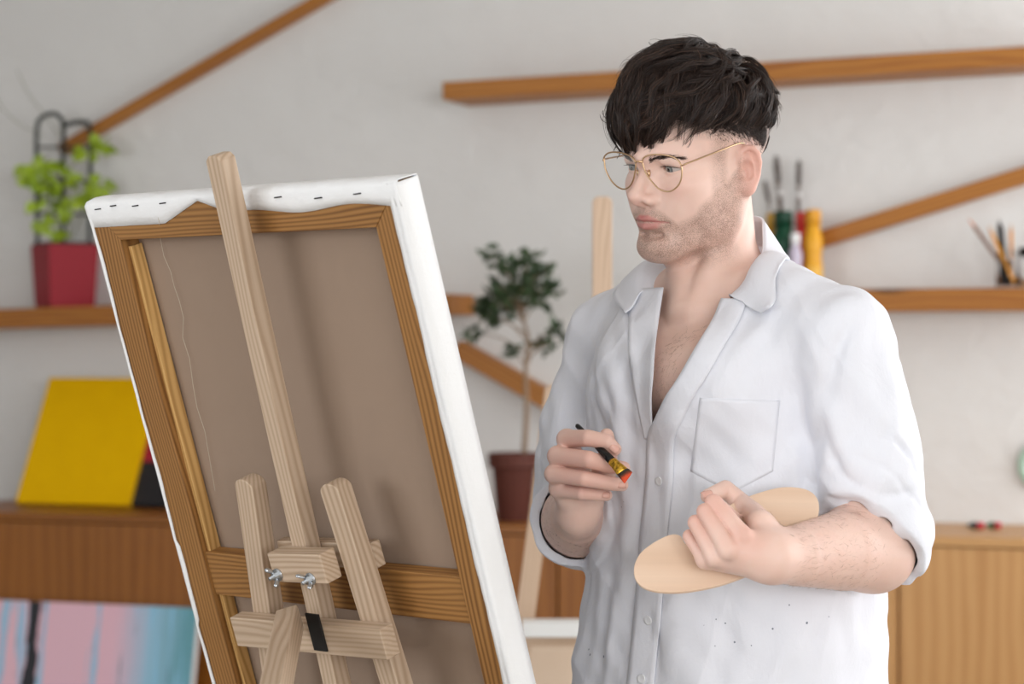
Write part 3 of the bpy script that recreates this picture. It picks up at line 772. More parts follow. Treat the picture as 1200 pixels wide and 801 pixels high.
def add_glasses():
    br = hp(0, 23, 2)
    root = empty('eyeglasses', br, 'thin gold wire eyeglasses worn on the man\'s face', 'glasses')
    nn = basis(36, 8)[1]; nf = basis(52, 8)[1]
    near = [(753, 188), (756, 183.5), (764, 181), (778.5, 181.4), (791, 185), (798, 193), (799, 204), (796.6, 214), (791, 221), (783, 224.3), (773, 221.7), (764, 213), (757, 202.6), (754, 194)]
    far = [(708.5, 190), (708, 184), (712.7, 179.3), (721, 178.2), (732, 180), (741.4, 184.6), (745, 192), (744, 202), (742, 211), (738, 218), (731.5, 221.5), (724, 219), (717.5, 213), (712.8, 205.5), (709.3, 197)]
    P = {}
    m_lens = NT('lens_glass'); m_lens.p(Base_Color=(1, 1, 1, 1), Roughness=0.0)
    tr = m_lens.n('ShaderNodeBsdfTransparent'); gl = m_lens.n('ShaderNodeBsdfGlossy'); gl.inputs['Roughness'].default_value = .02
    fr = m_lens.n('ShaderNodeFresnel'); fr.inputs[0].default_value = 1.45; mx = m_lens.n('ShaderNodeMixShader')
    m_lens.t.links.new(m_lens.math('MULTIPLY', fr.outputs[0], .18), mx.inputs[0]); m_lens.t.links.new(tr.outputs[0], mx.inputs[1]); m_lens.t.links.new(gl.outputs[0], mx.inputs[2])
    m_lens.t.links.new(mx.outputs[0], m_lens.t.nodes['Material Output'].inputs[0])
    for nm, px, n in (('near', near, nn), ('far', far, nf)):
        q = np.array([ray_plane(x, y, br, n) for x, y in px]); q = spline_closed(q, 84); P[nm] = q
        mb = MB(); mb.tube([V(p) for p in np.concatenate([q, q[:1]])], .00095, 8, cap=False); rim = mb.build('rim', m_gold, root, smooth=True)
        c = q.mean(0); mb = MB(); mb.add([V(c)] + [V(p) for p in q], [(0, i + 1, (i + 1) % len(q) + 1) for i in range(len(q))])
        mb.build('lens', m_lens.mat, root, smooth=True)
    a = ray_plane(745, 191, br, nf); b = ray_plane(753.3, 190, br, nn); m = (a + b) / 2 + head_dir(0, 1, .6) * .004
    mb = MB(); mb.tube(spline([a, m, b], 16), .0011, 8); mb.build('bridge', m_gold, root, smooth=True)
    h = ray_plane(799, 194, br, nn); e = hp(77, -78, 14); e2 = hp(76, -90, 6)
    ey = e[1]; e = np.array(at(868, 167.5, ey)); e2 = np.array(at(876, 172, e2[1] + .012)); k = np.array(at(806, 191, h[1] - .004))
    mb = MB(); mb.tube(spline([h, k, (k * .45 + e * .55) - A_((0, .006, 0)), e, e2], 30), .0010, 8); mb.build('temple', m_gold, root, smooth=True)
    h = ray_plane(708.5, 189, br, nf); k = h + head_dir(-.5, -.6, .3) * .006
    mb = MB(); mb.tube(spline([h, k, hp(-75, -40, 10), hp(-78, -80, 16), hp(-76, -92, 6)], 30), .0010, 8); mb.build('temple', m_gold, root, smooth=True)
    for s, n in ((1, nn), (-1, nf)):
        p = hp(9 * s, 10, -6); q = ray_plane(755.5 if s > 0 else 744, 199, br, n)
        mb = MB(); mb.tube([V(q), V((q + p) / 2 - head_dir(0, 1, 0) * .003), V(p)], .0005, 6); mb.ell(tuple(p), (.002, .0025, .0045), 10); mb.build('nose_pad', m_gold, root, smooth=True)
    return root

# ---- hair
def hair_cut(P):
    f, u, l = P[:, 1] * 1000, P[:, 2] * 1000, np.abs(P[:, 0] * 1000)
    uc = np.interp(f, [-200, -165, -130, -100, -75, -45, -15, 20], [-15, 5, 20, 36, 42, 52, 58, 62])
    return (uc - u) * .8 / 1000.
HAIR_IN = Uni([le((2, -85, 61), (73, 91, 74)), (le((2, -72, 88), (62, 74, 54)), .03), (le((-11, -30, 60), (37, 31, 40)), .02)])
hair_mass = Node()
_hm = HAIR_IN
class HairM(Node):
    def __init__(s): s.c, s.r = _hm.c, _hm.r
    def ev(s, P, c, R):
        d = _hm.ev(P, c, R + .2)
        if d is None: return np.full(len(P), .1)
        return d + .010 * np.clip((hair_cut(P) + .026) / .026, 0, 1) * np.clip((-.02 - P[:, 1]) / .03, 0, 1)
HM = HairM()
def hgrad(P):
    e = .001; c = P.mean(0); g = np.stack([HM.ev(P + np.eye(3)[i] * e, c, 1) - HM.ev(P - np.eye(3)[i] * e, c, 1) for i in range(3)], 1)
    return g / (np.linalg.norm(g, axis=1, keepdims=True) + 1e-9)
m_hair = NT('dark_brown_hair')
_a = m_hair.n('ShaderNodeAttribute', attribute_name='tone')
m_hair.p(Base_Color=m_hair.ramp(_a.outputs['Fac'], [(0, S((30, 21, 18))), (.5, S((56, 40, 33))), (1, S((120, 90, 72)))]), Roughness=.42)
m_hair.b.inputs['Specular IOR Level'].default_value = .45
m_hair = m_hair.mat
def strands_mesh(name, paths, rad, tone, mat, parent, sides=3, xf=True):
    """paths (N,K,3) in head space (metres) -> tapered tubes"""
    N, K, _ = paths.shape
    if xf: paths = HO + (paths * HS) @ HB
    T = np.gradient(paths, axis=1); T /= np.linalg.norm(T, axis=2, keepdims=True) + 1e-9
    ref = rng.normal(size=(N, 1, 3)); A = np.cross(T, np.broadcast_to(ref, T.shape)); A /= np.linalg.norm(A, axis=2, keepdims=True) + 1e-9
    B = np.cross(T, A)
    vs = []
    for j in range(sides):
        t = 2 * math.pi * j / sides
        vs.append(paths + (A * math.cos(t) + B * math.sin(t)) * rad[:, :, None])
    Vt = np.stack(vs, 2).reshape(-1, 3)
    base = (np.arange(N) * K * sides)[:, None, None]; i = np.arange(K - 1)[None, :, None] * sides; j = np.arange(sides)[None, None, :]
    j2 = (j + 1) % sides
    Q = np.stack(np.broadcast_arrays(base + i + j, base + i + j2, base + i + sides + j2, base + i + sides + j), -1).reshape(-1, 4)
    return Vt, Q, np.repeat(tone, K * sides)
def add_hair(parent):
    r = np.random.default_rng(21)
    crown = A_((6, -128, 128)) / 1000.
    # lock roots: on the hair mass, above the cut
    nL = 420
    roots = []
    while len(roots) < nL:
        d = r.normal(size=3); d /= np.linalg.norm(d)
        if d[2] < -.25: continue
        p = A_((0, -.082, .062)) + d * A_((.08, .096, .078))
        if hair_cut(p[None])[0] > -.004: continue
        roots.append(p)
    P = np.array(roots)
    for _ in range(6):
        P = P - hgrad(P) * (HM.ev(P, P.mean(0), 1) )[:, None]
    K = 16
    front = np.clip((P[:, 1] + .075) / .07, 0, 1)          # 0 back .. 1 front
    side = np.clip((.11 - P[:, 2]) / .06, 0, 1) * (1 - front * .6)
    L = .062 + .030 * r.random(nL) + .054 * front * (P[:, 0] < .024) + .008 * front
    L = L * (1 - .62 * side)
    G = [P]; swirl = r.normal(size=nL) * .5
    lift0 = (r.uniform(-.003, .008, nL) + (r.random(nL) < .18) * r.uniform(.002, .007, nL)) * (1 - .7 * side)
    for k in range(1, K):
        p = G[-1]; n = hgrad(p)
        d = p - crown; d = d - n * np.einsum('ij,ij->i', d, n)[:, None]; d /= np.linalg.norm(d, axis=1, keepdims=True) + 1e-6
        fw = A_((-.25, .9, 0))[None] * (.55 + .5 * front[:, None]) * (1 - side[:, None]); dn = A_((0, 0, -1))[None] * (.35 + .5 * side[:, None])
        d = d + fw + dn; d = d - n * np.einsum('ij,ij->i', d, n)[:, None]; d /= np.linalg.norm(d, axis=1, keepdims=True) + 1e-6
        b = np.cross(n, d)
        d = d + b * (swirl + .5 * np.sin(k * (.6 + .25 * np.cos(swirl * 31)) + swirl * 12))[:, None] * (1 - .6 * side[:, None])
        d /= np.linalg.norm(d, axis=1, keepdims=True)
        p = p + d * (L / (K - 1))[:, None]
        t = k / (K - 1); off = lift0 * (1 + .5 * t) + .0065 * math.sin(t * math.pi * .9) * (1 - .75 * side)
        dd = HM.ev(p, p.mean(0), 1) - off
        p = p - hgrad(p) * (np.clip(dd, -.02, .02) * .7)[:, None]
        G.append(p)
    G = np.stack(G, 1)
    # keep the parted gap over the near temple and clear of the eyes: trim by length
    allp, allr, allt = [], [], []
    S_ = 40
    for s in range(S_):
        n = hgrad(G[:, 0]); d = G[:, 3] - G[:, 0]; d /= np.linalg.norm(d, axis=1, keepdims=True) + 1e-9; b = np.cross(n, d)
        o1 = r.normal(size=nL) * .0042; o2 = r.normal(size=nL) * .0022
        t = np.linspace(0, 1, K)[None, :]
        cl = 1 - .72 * t**1.2
        fr_ = r.uniform(.72, 1.08, nL)[:, None]
        idx = np.clip(t * fr_ * (K - 1), 0, K - 1.001); i0 = idx.astype(int); fr2 = (idx - i0)[..., None]
        ar = np.arange(nL)[:, None]
        g = G[ar, i0] * (1 - fr2) + G[ar, np.minimum(i0 + 1, K - 1)] * fr2
        ph = r.uniform(0, 6.3, nL)[:, None]
        wav = .0012 * np.sin(t * 9 + ph) * t
        flyr = (r.random(nL) < .08)[:, None] * r.uniform(.002, .012, nL)[:, None] * t**1.5
        q = g + b[:, None, :] * (o1[:, None] * cl + wav)[..., None] + n[:, None, :] * (o2[:, None] * cl + flyr)[..., None]
        allp.append(q); rad = (.00033 * (1 - .75 * t**2)) * r.uniform(.7, 1.2, nL)[:, None]; allr.append(np.broadcast_to(rad, (nL, K)).copy())
        allt.append(np.clip(r.beta(1.6, 3.2, nL), 0, 1))
    P_, R_a, T_a = np.concatenate(allp), np.concatenate(allr), np.concatenate(allt)
    # skip strands that would hang over the eyes or the bare near temple
    tip = P_[:, -1]; okm = np.ones(len(P_), bool)
    gap = (tip[:, 0] > .022) & (tip[:, 0] < .058) & (tip[:, 1] > -.028) & (tip[:, 2] < .066)
    okm &= ~(gap & (r.random(len(P_)) < .86))
    okm &= ~((tip[:, 2] < -.003) & (tip[:, 1] > -.06))
    okm &= ~((tip[:, 0] > .05) & (tip[:, 1] > -.10) & (tip[:, 2] < .034))
    okm &= ~((tip[:, 1] < -.10) & (tip[:, 2] < .004))
    P_, R_a, T_a = P_[okm], R_a[okm], T_a[okm]
    return P_, R_a, T_a
def build_hair(parent):
    P_, R_a, T_a = add_hair(parent)
    Vt, Q, T = strands_mesh('hair', P_, R_a, T_a, m_hair, parent)
    r = np.random.default_rng(8); sp = short_hair(r)
    Va, Qa, Ta = strands_mesh('s', sp, np.broadcast_to(np.linspace(.00022, .00008, 4), sp.shape[:2]).copy(), r.beta(1.6, 3, len(sp)), m_hair, parent)
    ex = []
    for path, dy, n_ in (([(735, 139), (724, 143.5), (713, 144.5), (705, 140.5), (703, 134)], -.05, 5), ([(735, 141), (722, 141.5), (711, 139), (706, 133), (707, 129)], -.05, 4), ([(890, 92), (900, 101), (907, 107), (913, 109)], -.018, 46), ([(724, 150), (719, 160), (722, 170), (718, 178)], -.02, 6), ([(726, 158), (721, 168), (726, 178), (723, 186)], -.02, 6)):
        for j in range(n_):
            q = spline([PX(x + r.normal() * (.6 if n_ < 20 else 3.2) * (1 - i / 6), y + r.normal() * (.6 if n_ < 20 else 3.0) * (1 - i / 6), dy + r.normal() * .002) for i, (x, y) in enumerate(path)], 16)
            ex.append(q[np.linspace(0, len(q) - 1, 12).astype(int)])
    ex = np.array(ex); Vb, Qb, Tb = strands_mesh('x', ex, np.broadcast_to(np.linspace(.0004, .00012, 12), ex.shape[:2]).copy(), r.uniform(.1, .5, len(ex)), m_hair, parent, xf=False)
    Q = np.concatenate([Q, Qa + len(Vt), Qb + len(Vt) + len(Va)]); Vt = np.concatenate([Vt, Va, Vb]); T = np.concatenate([T, Ta, Tb])
    # dense inner mass under the strands
    inner = Fn(_hm.c, _hm.r, lambda P: np.maximum(HM.ev(P, P.mean(0), 1) + .0035 + .0022 * np.sin(P[:, 0] * 310 + np.sin(P[:, 1] * 190) * 2) * np.sin(P[:, 1] * 260 + P[:, 2] * 120), hair_cut(P)))
    iv, iq = surface(Xf(inner, HO, HB, HS), .002)
    iv = smooth_mesh(iv, iq, 2)
    Vt2 = np.concatenate([iv, Vt]); Q2 = np.concatenate([iq, Q + len(iv)]); T2 = np.concatenate([np.full(len(iv), .12), T])
    return np_mesh('hair', Vt2, Q2, m_hair, parent, {'tone': T2})
def settle(ps, lo, hi):
    N, K, _ = ps.shape; flat = ps.reshape(-1, 3); hl = head.a
    for _ in range(5):
        c = flat.mean(0); d = hl.ev(flat, c, 1); e = .001
        g = np.stack([hl.ev(flat + np.eye(3)[i] * e, c, 1) - hl.ev(flat - np.eye(3)[i] * e, c, 1) for i in range(3)], 1); g /= np.linalg.norm(g, axis=1, keepdims=True) + 1e-9
        flat = flat - g * np.clip(d - np.tile(np.linspace(lo, hi, K), N), -.01, .01)[:, None]
    return flat.reshape(N, K, 3)
def build_brows(parent):
    r = np.random.default_rng(5)
    for s in (1, -1):
        ps = []
        for i in range(210):
            t = r.random(); l = 11 + 34 * t; u = 10.5 + 5.5 * math.sin(t * 2.2) - 2.0 * t + r.normal() * (1.9 * (1 - .45 * t))
            d = A_((s * (.75 + .2 * t), -.2 - .5 * t, .55 - .75 * t)); d /= np.linalg.norm(d); L = r.uniform(5, 8.5)
            p0 = A_((s * l, 12 - 22 * t**2, u)); ps.append([p0 + d * L * k / 4 for k in range(5)])
        ps = settle(np.array(ps) / 1000., -.0003, .0009)
        Vt, Q, T = strands_mesh('b', ps, np.broadcast_to(np.linspace(.0003, .0001, 5), ps.shape[:2]).copy(), r.uniform(.2, .8, len(ps)), m_hair, parent)
        np_mesh('eyebrow', Vt, Q, m_hair, parent, {'tone': T})
        ps = []
        for i in range(40):
            t = i / 39; l = 18 + 26 * t; x = (l - 30.8); u = 2.6 - .012 * x * x; f = -13 + math.sqrt(max(13.9**2 - x * x - u * u, 1)) + .2
            p0 = A_((s * l, f, u)); d = A_((s * x * .03, .9, -.10)); d /= np.linalg.norm(d)
            ps.append([p0 + d * 5.0 * k / 4 + A_((0, 0, .5)) * (k / 4)**2 for k in range(5)])
        ps = np.array(ps) / 1000.
        Vt, Q, T = strands_mesh('b', ps, np.broadcast_to(np.linspace(.0003, .0001, 5), ps.shape[:2]).copy(), np.full(len(ps), .1), m_hair, parent)
        np_mesh('eyelashes', Vt, Q, m_hair, parent, {'tone': T})
def short_hair(r):
    """clipped hair of the fade round the sides and back"""
    ps = []
    while len(ps) < 11000:
        l, f = r.uniform(-80, 80), r.uniform(-190, -28); u = r.uniform(-20, 60)
        p = A_((np.sign(l) * 74, f, u)) if f > -140 else A_((l, -182, u))
        c = hair_cut(p[None] / 1000.)[0] * 1000
        if c < -8 - 12 * (f < -90) or c > 15: continue
        if r.random() > math.exp(-max(c, 0) / 5.5): continue
        d = A_((0, -.25, -1)) + r.normal(size=3) * .25; d /= np.linalg.norm(d); L = 2.2 + 5.0 * math.exp(-max(c + 4, 0) / 5)
        ps.append([p + d * L * k / 3 for k in range(4)])
    q = settle(np.array(ps) / 1000., -.0004, .0016); d = np.abs(head.a.ev(q.reshape(-1, 3), q.mean((0, 1)), 1)).reshape(q.shape[:2]).max(1)
    return q[(d < .0035) & ~((q[:, 0, 1] < -.06) & (q[:, 0, 1] > -.125) & (q[:, 0, 2] < .018) & (np.abs(q[:, 0, 0]) > .06))]
# ------------------------------------------------------------------ skin colour
def seg_mask(P, node, r0, r1):
    d = sdf_at(node, P); return np.clip((r1 - d) / (r1 - r0), 0, 1)
def skin_attrs(Vt):
    n = len(Vt); H = ((Vt - HO) @ HB.T) / HS; Hm = H * 1000
    near = (np.abs(Hm[:, 0]) < 95) & (Hm[:, 2] > -150) & (Hm[:, 2] < 140) & (np.abs(Hm[:, 1] + 80) < 130)
    lipm = np.zeros(n); stub = np.zeros(n); blush = np.zeros(n); scalp = np.zeros(n)
    i = np.where(near)[0]; h = H[i]; hm = Hm[i]
    lipm[i] = np.clip((.0012 - sdf_at(lips, h)) / .0016, 0, 1) * (np.abs(hm[:, 0]) < 30)
    l, f, u = np.abs(hm[:, 0]), hm[:, 1], hm[:, 2]
    sm = lambda x, a, b: np.clip((x - a) / (b - a), 0, 1)
    # beard shadow: moustache, chin, jaw line, sideburn
    jawtop = np.interp(l, [0, 12, 26, 36, 50, 62, 75], [-50, -50, -58, -72, -62, -40, 12])
    beard = sm(jawtop - u, -3, 8) * sm(u, -138, -112) * sm(f, -92, -70)
    side = sm(l, 56, 64) * sm(f, -66, -58) * (1 - sm(f, -48, -36)) * sm(u, -60, -30) * (1 - sm(u, 30, 44))
    chest_front = np.clip(beard + .8 * side, 0, 1)
    bare = np.exp(-((l - 0) / 8)**2 - ((u + 82) / 3.5)**2) * .3
    stub[i] = chest_front * (1 - lipm[i]) * (1 - bare)
    blush[i] = np.exp(-((l - 40) / 16)**2 - ((u + 28) / 14)**2) * .35 + np.exp(-(l / 12)**2 - ((u + 40) / 10)**2) * (f > 5) * .45 + .75 * sm(l, 62, 74) * sm(f, -66, -84) * sm(f, -135, -118) * sm(u, 34, 20) * sm(u, -56, -40)
    scalp[i] = sm(.013 - hair_cut(h), -.006, .018) * .95 * (f > -190)
    # hands and chest hair
    for c, r in ((PX(690, 545, -.12), .06), (PX(822, 605, -.27), .05), (PX(836, 588, -.29), .014 + .03), (PX(872, 630, -.31), .012 + .02), (PX(690, 538, -.15), .014 + .02)):
        d = np.linalg.norm(Vt - c, axis=1); blush = np.maximum(blush, .55 * np.clip((r - d) / .03, 0, 1))
    C = PX(800, 430, -.09); q = Vt - C
    hairy = np.exp(-(q @ TL_ / .05)**2 - (q[:, 2] / .09)**2) * (Vt[:, 2] < zpx(350)) * (Vt[:, 2] > zpx(530)) * .6
    for E, W in ((EL, WL), (ER, WR)):
        ab = W - E; t = np.clip(((Vt - E) @ ab) / (ab @ ab), 0, 1); d = np.linalg.norm(Vt - E - t[:, None] * ab, axis=1)
        hairy = np.maximum(hairy, np.where(d < .055, .8 * np.clip(t * 3, 0, 1) * np.clip((1.02 - t) * 5, 0, 1), 0))
    return dict(lips=lipm, stubble=stub, blush=blush, scalp=scalp, hairy=hairy)
def skin_material():
    m = NT('skin'); A = lambda n: m.n('ShaderNodeAttribute', attribute_name=n).outputs['Fac']
    co = m.coord()
    n1 = m.noise(co, 28, 4); n2 = m.noise(co, 260, 3)
    c = m.mix(n1, S((238, 207, 193)), S((228, 189, 173)))
    c = m.mix(m.math('MULTIPLY', A('blush'), .6), c, S((214, 140, 122)))
    c = m.mix(m.math('MULTIPLY', A('lips'), .85), c, S((188, 98, 98)))
    vo = m.n('ShaderNodeTexVoronoi'); m.t.links.new(co, vo.inputs['Vector']); vo.inputs['Scale'].default_value = 1150
    dots = m.ramp(vo.outputs['Distance'], [(.25, (1, 1, 1)), (.6, (0, 0, 0))])
    patch = m.ramp(m.noise(co, 70, 3), [(.3, (.55, .55, .55)), (.62, (1, 1, 1))])
    sb = m.math('MULTIPLY', A('stubble'), patch)
    c = m.mix(m.math('MULTIPLY', sb, .38), c, S((150, 112, 92)))
    c = m.mix(m.math('MULTIPLY', m.math('MULTIPLY', sb, dots), .72), c, S((78, 54, 42)))
    fib = m.noise(m.coord((1, 1, .35)), 420, 2, .6, 1.5)
    c = m.mix(m.math('MULTIPLY', A('scalp'), m.ramp(fib, [(.36, (.35, .35, .35)), (.56, (.96, .96, .96))])), c, S((54, 40, 34)))
    fib2 = m.noise(m.coord((1, .5, 1)), 330, 2, .6, 2.5)
    c = m.mix(m.math('MULTIPLY', A('hairy'), m.ramp(fib2, [(.5, (0, 0, 0)), (.7, (.12, .12, .12))])), c, S((112, 78, 60)))
    m.p(Base_Color=c, Roughness=.46)
    m.b.inputs['Subsurface Weight'].default_value = .12; m.b.inputs['Subsurface Radius'].default_value = (.012, .005, .003)
    m.b.inputs['Subsurface Scale'].default_value = .4
    m.b.inputs['Specular IOR Level'].default_value = .38
    m.bump(n2, .12, .0008)
    return m.mat
def nails(parent, m_nail, specs):
    for p, ax, nor, w, l in specs:
        p = A_(p); ax = A_(ax) / np.linalg.norm(ax); nor = A_(nor) - ax * (A_(nor) @ ax); nor /= np.linalg.norm(nor); si = np.cross(nor, ax)
        G = []
        for i in range(7):
            u = i / 6 * 2 - 1; row = []
            for j in range(7):
                v = j / 6 * 2 - 1
                ww = w * math.sqrt(max(1 - .35 * abs(u)**3, .1))
                row.append(V(p + ax * (u * l) + si * (v * ww) + nor * (-.55 * ww * v * v - .0006 * u * u)))
            G.append(row)
        mb = MB(); mb.grid(G); mb.build('fingernail', m_nail, parent, smooth=True, solid=.0006)

# ------------------------------------------------------------------ shirt
m_shirt = NT('white_cotton')
_c = m_shirt.coord(); _w = m_shirt.noise(_c, 900, 2)
_fl = m_shirt.n('ShaderNodeAttribute', attribute_name='flecks')
_vo = m_shirt.n('ShaderNodeTexVoronoi'); m_shirt.t.links.new(_c, _vo.inputs['Vector']); _vo.inputs['Scale'].default_value = 88
_wr = m_shirt.noise(_c, 38, 3)
_sp = m_shirt.math('MULTIPLY', m_shirt.math('LESS_THAN', m_shirt.math('ADD', _vo.outputs['Distance'], m_shirt.math('MULTIPLY', _wr, .30)), .26), _fl.outputs['Fac'])
m_shirt.p(Base_Color=m_shirt.mix(m_shirt.math('MULTIPLY', _sp, .8), S((232, 233, 240)), S((70, 84, 104))), Roughness=.8)
m_shirt.b.inputs['Subsurface Weight'].default_value = 0.0
_wrk = m_shirt.noise(m_shirt.coord((1, 1, .55)), 26, 5, .6, .7)
m_shirt.bump(m_shirt.math('ADD', m_shirt.math('MULTIPLY', _w, .08), _wrk), .35, .006)
m_shirt = m_shirt.mat
shirt_stack = Stack(SA, SBd, 2.25, zpx(325), zpx(1010))

SLl = [SHL, SHL * .5 + EL * .5 + A_((.010, 0, 0)), EL + A_((.006, .004, .012))]
SLr = [SHR, SHR * .5 + ER * .5 + A_((-.014, 0, 0)), ER, ER + (WR - ER) * .62]
sleeve_l = Cap(SLl, [.060, .060, .0545]); sleeve_r = Cap(SLr, [.052, .056, .055, .052])
shirt_base = Uni([shirt_stack] + [(Cap([PX(848, 350, .015), (PX(846, 352, 0) + S_) / 2 + A_((0, 0, .010)), S_], [.052, .058, .060]), .045) for S_ in (SHL, SHR)]
             + [(Ell(PX(846 + 44 * s * .707 - 46 * .707 - 18, 452, -.055 - s * .045), (.08, .06, .07), np.array([TL_, TF_, [0, 0, 1]])), .03) for s in (1, -1)])
shirt_vol = Uni([shirt_base, (sleeve_l, .007), (sleeve_r, .010)])
def unit(v): return v / np.linalg.norm(v)
fl_dir, fr_dir = unit(WL - EL), unit(WR - ER)
CUL = (PX(1022, 628, -.17), unit(fl_dir * .70 + unit(EL - SHL) * .62)); CUR = (ER + (WR - ER) * .36, unit(fr_dir + A_((-.12, 0, .05))))
def marchv(node, px, py, y0=2.35, y1=3.1, iso=0.0, it=90):
    px = np.asarray(px, float); py = np.asarray(py, float)
    d = np.stack([(px - 600) / F_PX, np.ones_like(px), -(py - 400.5) / F_PX], -1).reshape(-1, 3); o = A_((0, 0, EYE)); t = np.full(len(d), y0); hit = np.zeros(len(d), bool)
    for _ in range(it):
        P = o + d * t[:, None]; v = sdf_at(node, P) - iso; hit |= v < .0005
        t = np.where(hit, t, np.minimum(t + np.maximum(np.minimum(v, .04) * .8, .0003), y1))
    P = o + d * t[:, None]; e = .002
    g = np.stack([sdf_at(node, P + np.eye(3)[i] * e) - sdf_at(node, P - np.eye(3)[i] * e) for i in range(3)], 1); g /= np.linalg.norm(g, axis=1, keepdims=True) + 1e-9
    return P.reshape(*px.shape, 3), g.reshape(*px.shape, 3), (t < y1 - 1e-4).reshape(px.shape)
# folds: polylines read off the drape, (points, height, half width); raised when positive
FOLDS = [
 ([(712, 392), (722, 450), (728, 520), (735, 600)], .006, .010), ([(735, 385), (745, 440), (748, 500)], .005, .008), ([(697, 430), (702, 490), (712, 545)], -.005, .010),
 ([(742, 560), (735, 640), (722, 720), (712, 800)], .007, .013), ([(716, 620), (712, 700), (700, 780)], -.005, .012), ([(728, 660), (722, 740), (716, 801)], -.004, .010),
 ([(1000, 372), (978, 420), (965, 470)], -.007, .010), ([(985, 400), (1010, 440), (1022, 500)], .004, .014), ([(1040, 420), (1050, 480), (1058, 540)], .004, .012),
 ([(968, 470), (985, 520), (1010, 552), (1040, 566)], .006, .009), ([(972, 520), (990, 556), (1020, 574)], -.005, .007), ([(1072, 530), (1050, 556), (1020, 566)], .005, .008),
 ([(966, 560), (985, 574), (1010, 578)], .006, .006), ([(970, 578), (988, 590), (1012, 590)], -.005, .005), ([(1078, 572), (1052, 580), (1030, 580)], -.004, .006),
 ([(962, 505), (948, 560), (940, 600)], -.007, .012), ([(930, 520), (940, 570), (950, 610)], .004, .010),
 ([(905, 372), (880, 400), (850, 440), (815, 500)], .003, .012), ([(940, 380), (960, 420), (968, 450)], .004, .010),
 ([(800, 480), (790, 540), (786, 600)], .005, .011), ([(778, 540), (776, 600), (770, 660)], -.003, .008),
 ([(800, 700), (792, 760), (786, 801)], .005, .014), ([(845, 705), (850, 750), (840, 801)], -.004, .016), ([(905, 700), (930, 740), (945, 801)], .004, .018), ([(975, 700), (990, 750), (992, 801)], -.004, .014), ([(760, 720), (770, 760), (772, 801)], -.003, .010),
 ([(655, 470), (650, 520), (642, 556)], .005, .010), ([(672, 440), (668, 500), (664, 548)], -.005, .009), ([(690, 470), (684, 530)], .004, .010),
 ([(875, 350), (905, 358), (950, 372)], .003, .010), ([(760, 372), (740, 378), (712, 384)], .003, .010),
]
FC = []
for pts, amp, w in FOLDS:
    P, g, ok = marchv(shirt_vol, [p[0] for p in pts], [p[1] for p in pts])
    P = P[ok]
    if len(P) < 2: continue
    P = spline(P, 9); FC.append((P, amp, w, P.mean(0), np.linalg.norm(P - P.mean(0), axis=1).max() + 2.6 * w))
def sstep(x, a, b):
    t = np.clip((x - a) / (b - a), 0, 1); return t * t * (3 - 2 * t)
def wrinkle(P):
    x, y, z = P[:, 0], P[:, 1], P[:, 2]; a = x * TL_[0] + y * TL_[1]; b = x * TF_[0] + y * TF_[1]
    w = .0016 * np.sin(58 * a + 9 * z + 1.6 * np.sin(14 * z + 20 * b)) + .0011 * np.sin(95 * b + 16 * z + 2 * np.sin(22 * a - 9 * z)) + .0008 * np.sin(150 * a - 60 * z + 2 * np.sin(60 * b + 31 * z)) + .0007 * np.sin(120 * z + 70 * a + 2.2 * np.sin(40 * a))
    w = w + .0026 * (1 - np.abs(np.sin(17 * a + 4 * z + 1.8 * np.sin(7 * z + 12 * b + 1)))) ** 4 + .0020 * (1 - np.abs(np.sin(13 * b - 11 * z + 1.6 * np.sin(15 * a + 6 * z)))) ** 5
    return w
def shirt_disp(P, c, R, d):
    o = wrinkle(P) * (np.abs(d) < .05)
    for Q, amp, w, fc, fr in FC:
        if np.linalg.norm(c - fc) - R > fr: continue
        best = np.full(len(P), 9.); tt = np.zeros(len(P)); n = len(Q) - 1
        for i in range(n):
            ab = Q[i+1] - Q[i]; t = np.clip(((P - Q[i]) @ ab) / (ab @ ab + 1e-12), 0, 1); e = P - Q[i] - t[:, None] * ab
            q = np.einsum('ij,ij->i', e, e); m = q < best; best = np.where(m, q, best); tt = np.where(m, (i + t) / n, tt)
        o = o + amp * np.exp(-best / (w * w)) * np.sin(np.clip(tt * .94 + .03, 0, 1) * math.pi)**.6
    for (Q, n), rr, hgt, sl in ((CUL, .125, .0045, sleeve_l), (CUR, .125, .0035, sleeve_r)):
        if np.linalg.norm(c - Q) - R > rr + .03: continue
        s = (P - Q) @ n; near = sstep(-(sl.ev(P, c, R)), -.016, -.008) * sstep(-np.linalg.norm(P - Q, axis=1), -.125, -.10)
        ph = np.arctan2((P - Q)[:, 2], (P - Q)[:, 0])
        e0 = -.047 + .003 * np.sin(ph * 3 + 1)
        band = sstep(s, e0 - .002, e0 + .002) * (hgt + .0012 * np.sin(ph * 5)) - .0035 * np.exp(-((s - e0 + .004) / .004)**2) - .0018 * np.exp(-((s + .022 + .004 * np.sin(ph * 2)) / .003)**2)
        o = o + near * band
    return o
shirt_out = Disp(shirt_vol, shirt_disp)
VPOLY = np.array([(806, 296), (782, 340), (770, 365), (765, 420), (761, 456), (763, 512), (772, 490), (785, 463), (800, 440), (822, 402), (838, 375), (852, 348), (868, 300), (850, 250), (806, 250)], float)
def poly_sdf(x, y, poly):
    d = np.full(len(x), 1e9); ins = np.zeros(len(x), bool); n = len(poly)
    for i in range(n):
        a, b = poly[i], poly[(i + 1) % n]; ex, ey = b - a; wx, wy = x - a[0], y - a[1]
        t = np.clip((wx * ex + wy * ey) / (ex * ex + ey * ey), 0, 1); d = np.minimum(d, (wx - ex * t)**2 + (wy - ey * t)**2)
        c = ((a[1] > y) != (b[1] > y)) & (x < (b[0] - a[0]) * (y - a[1]) / (b[1] - a[1] + 1e-12) + a[0]); ins ^= c
    return np.where(ins, -1, 1) * np.sqrt(d)
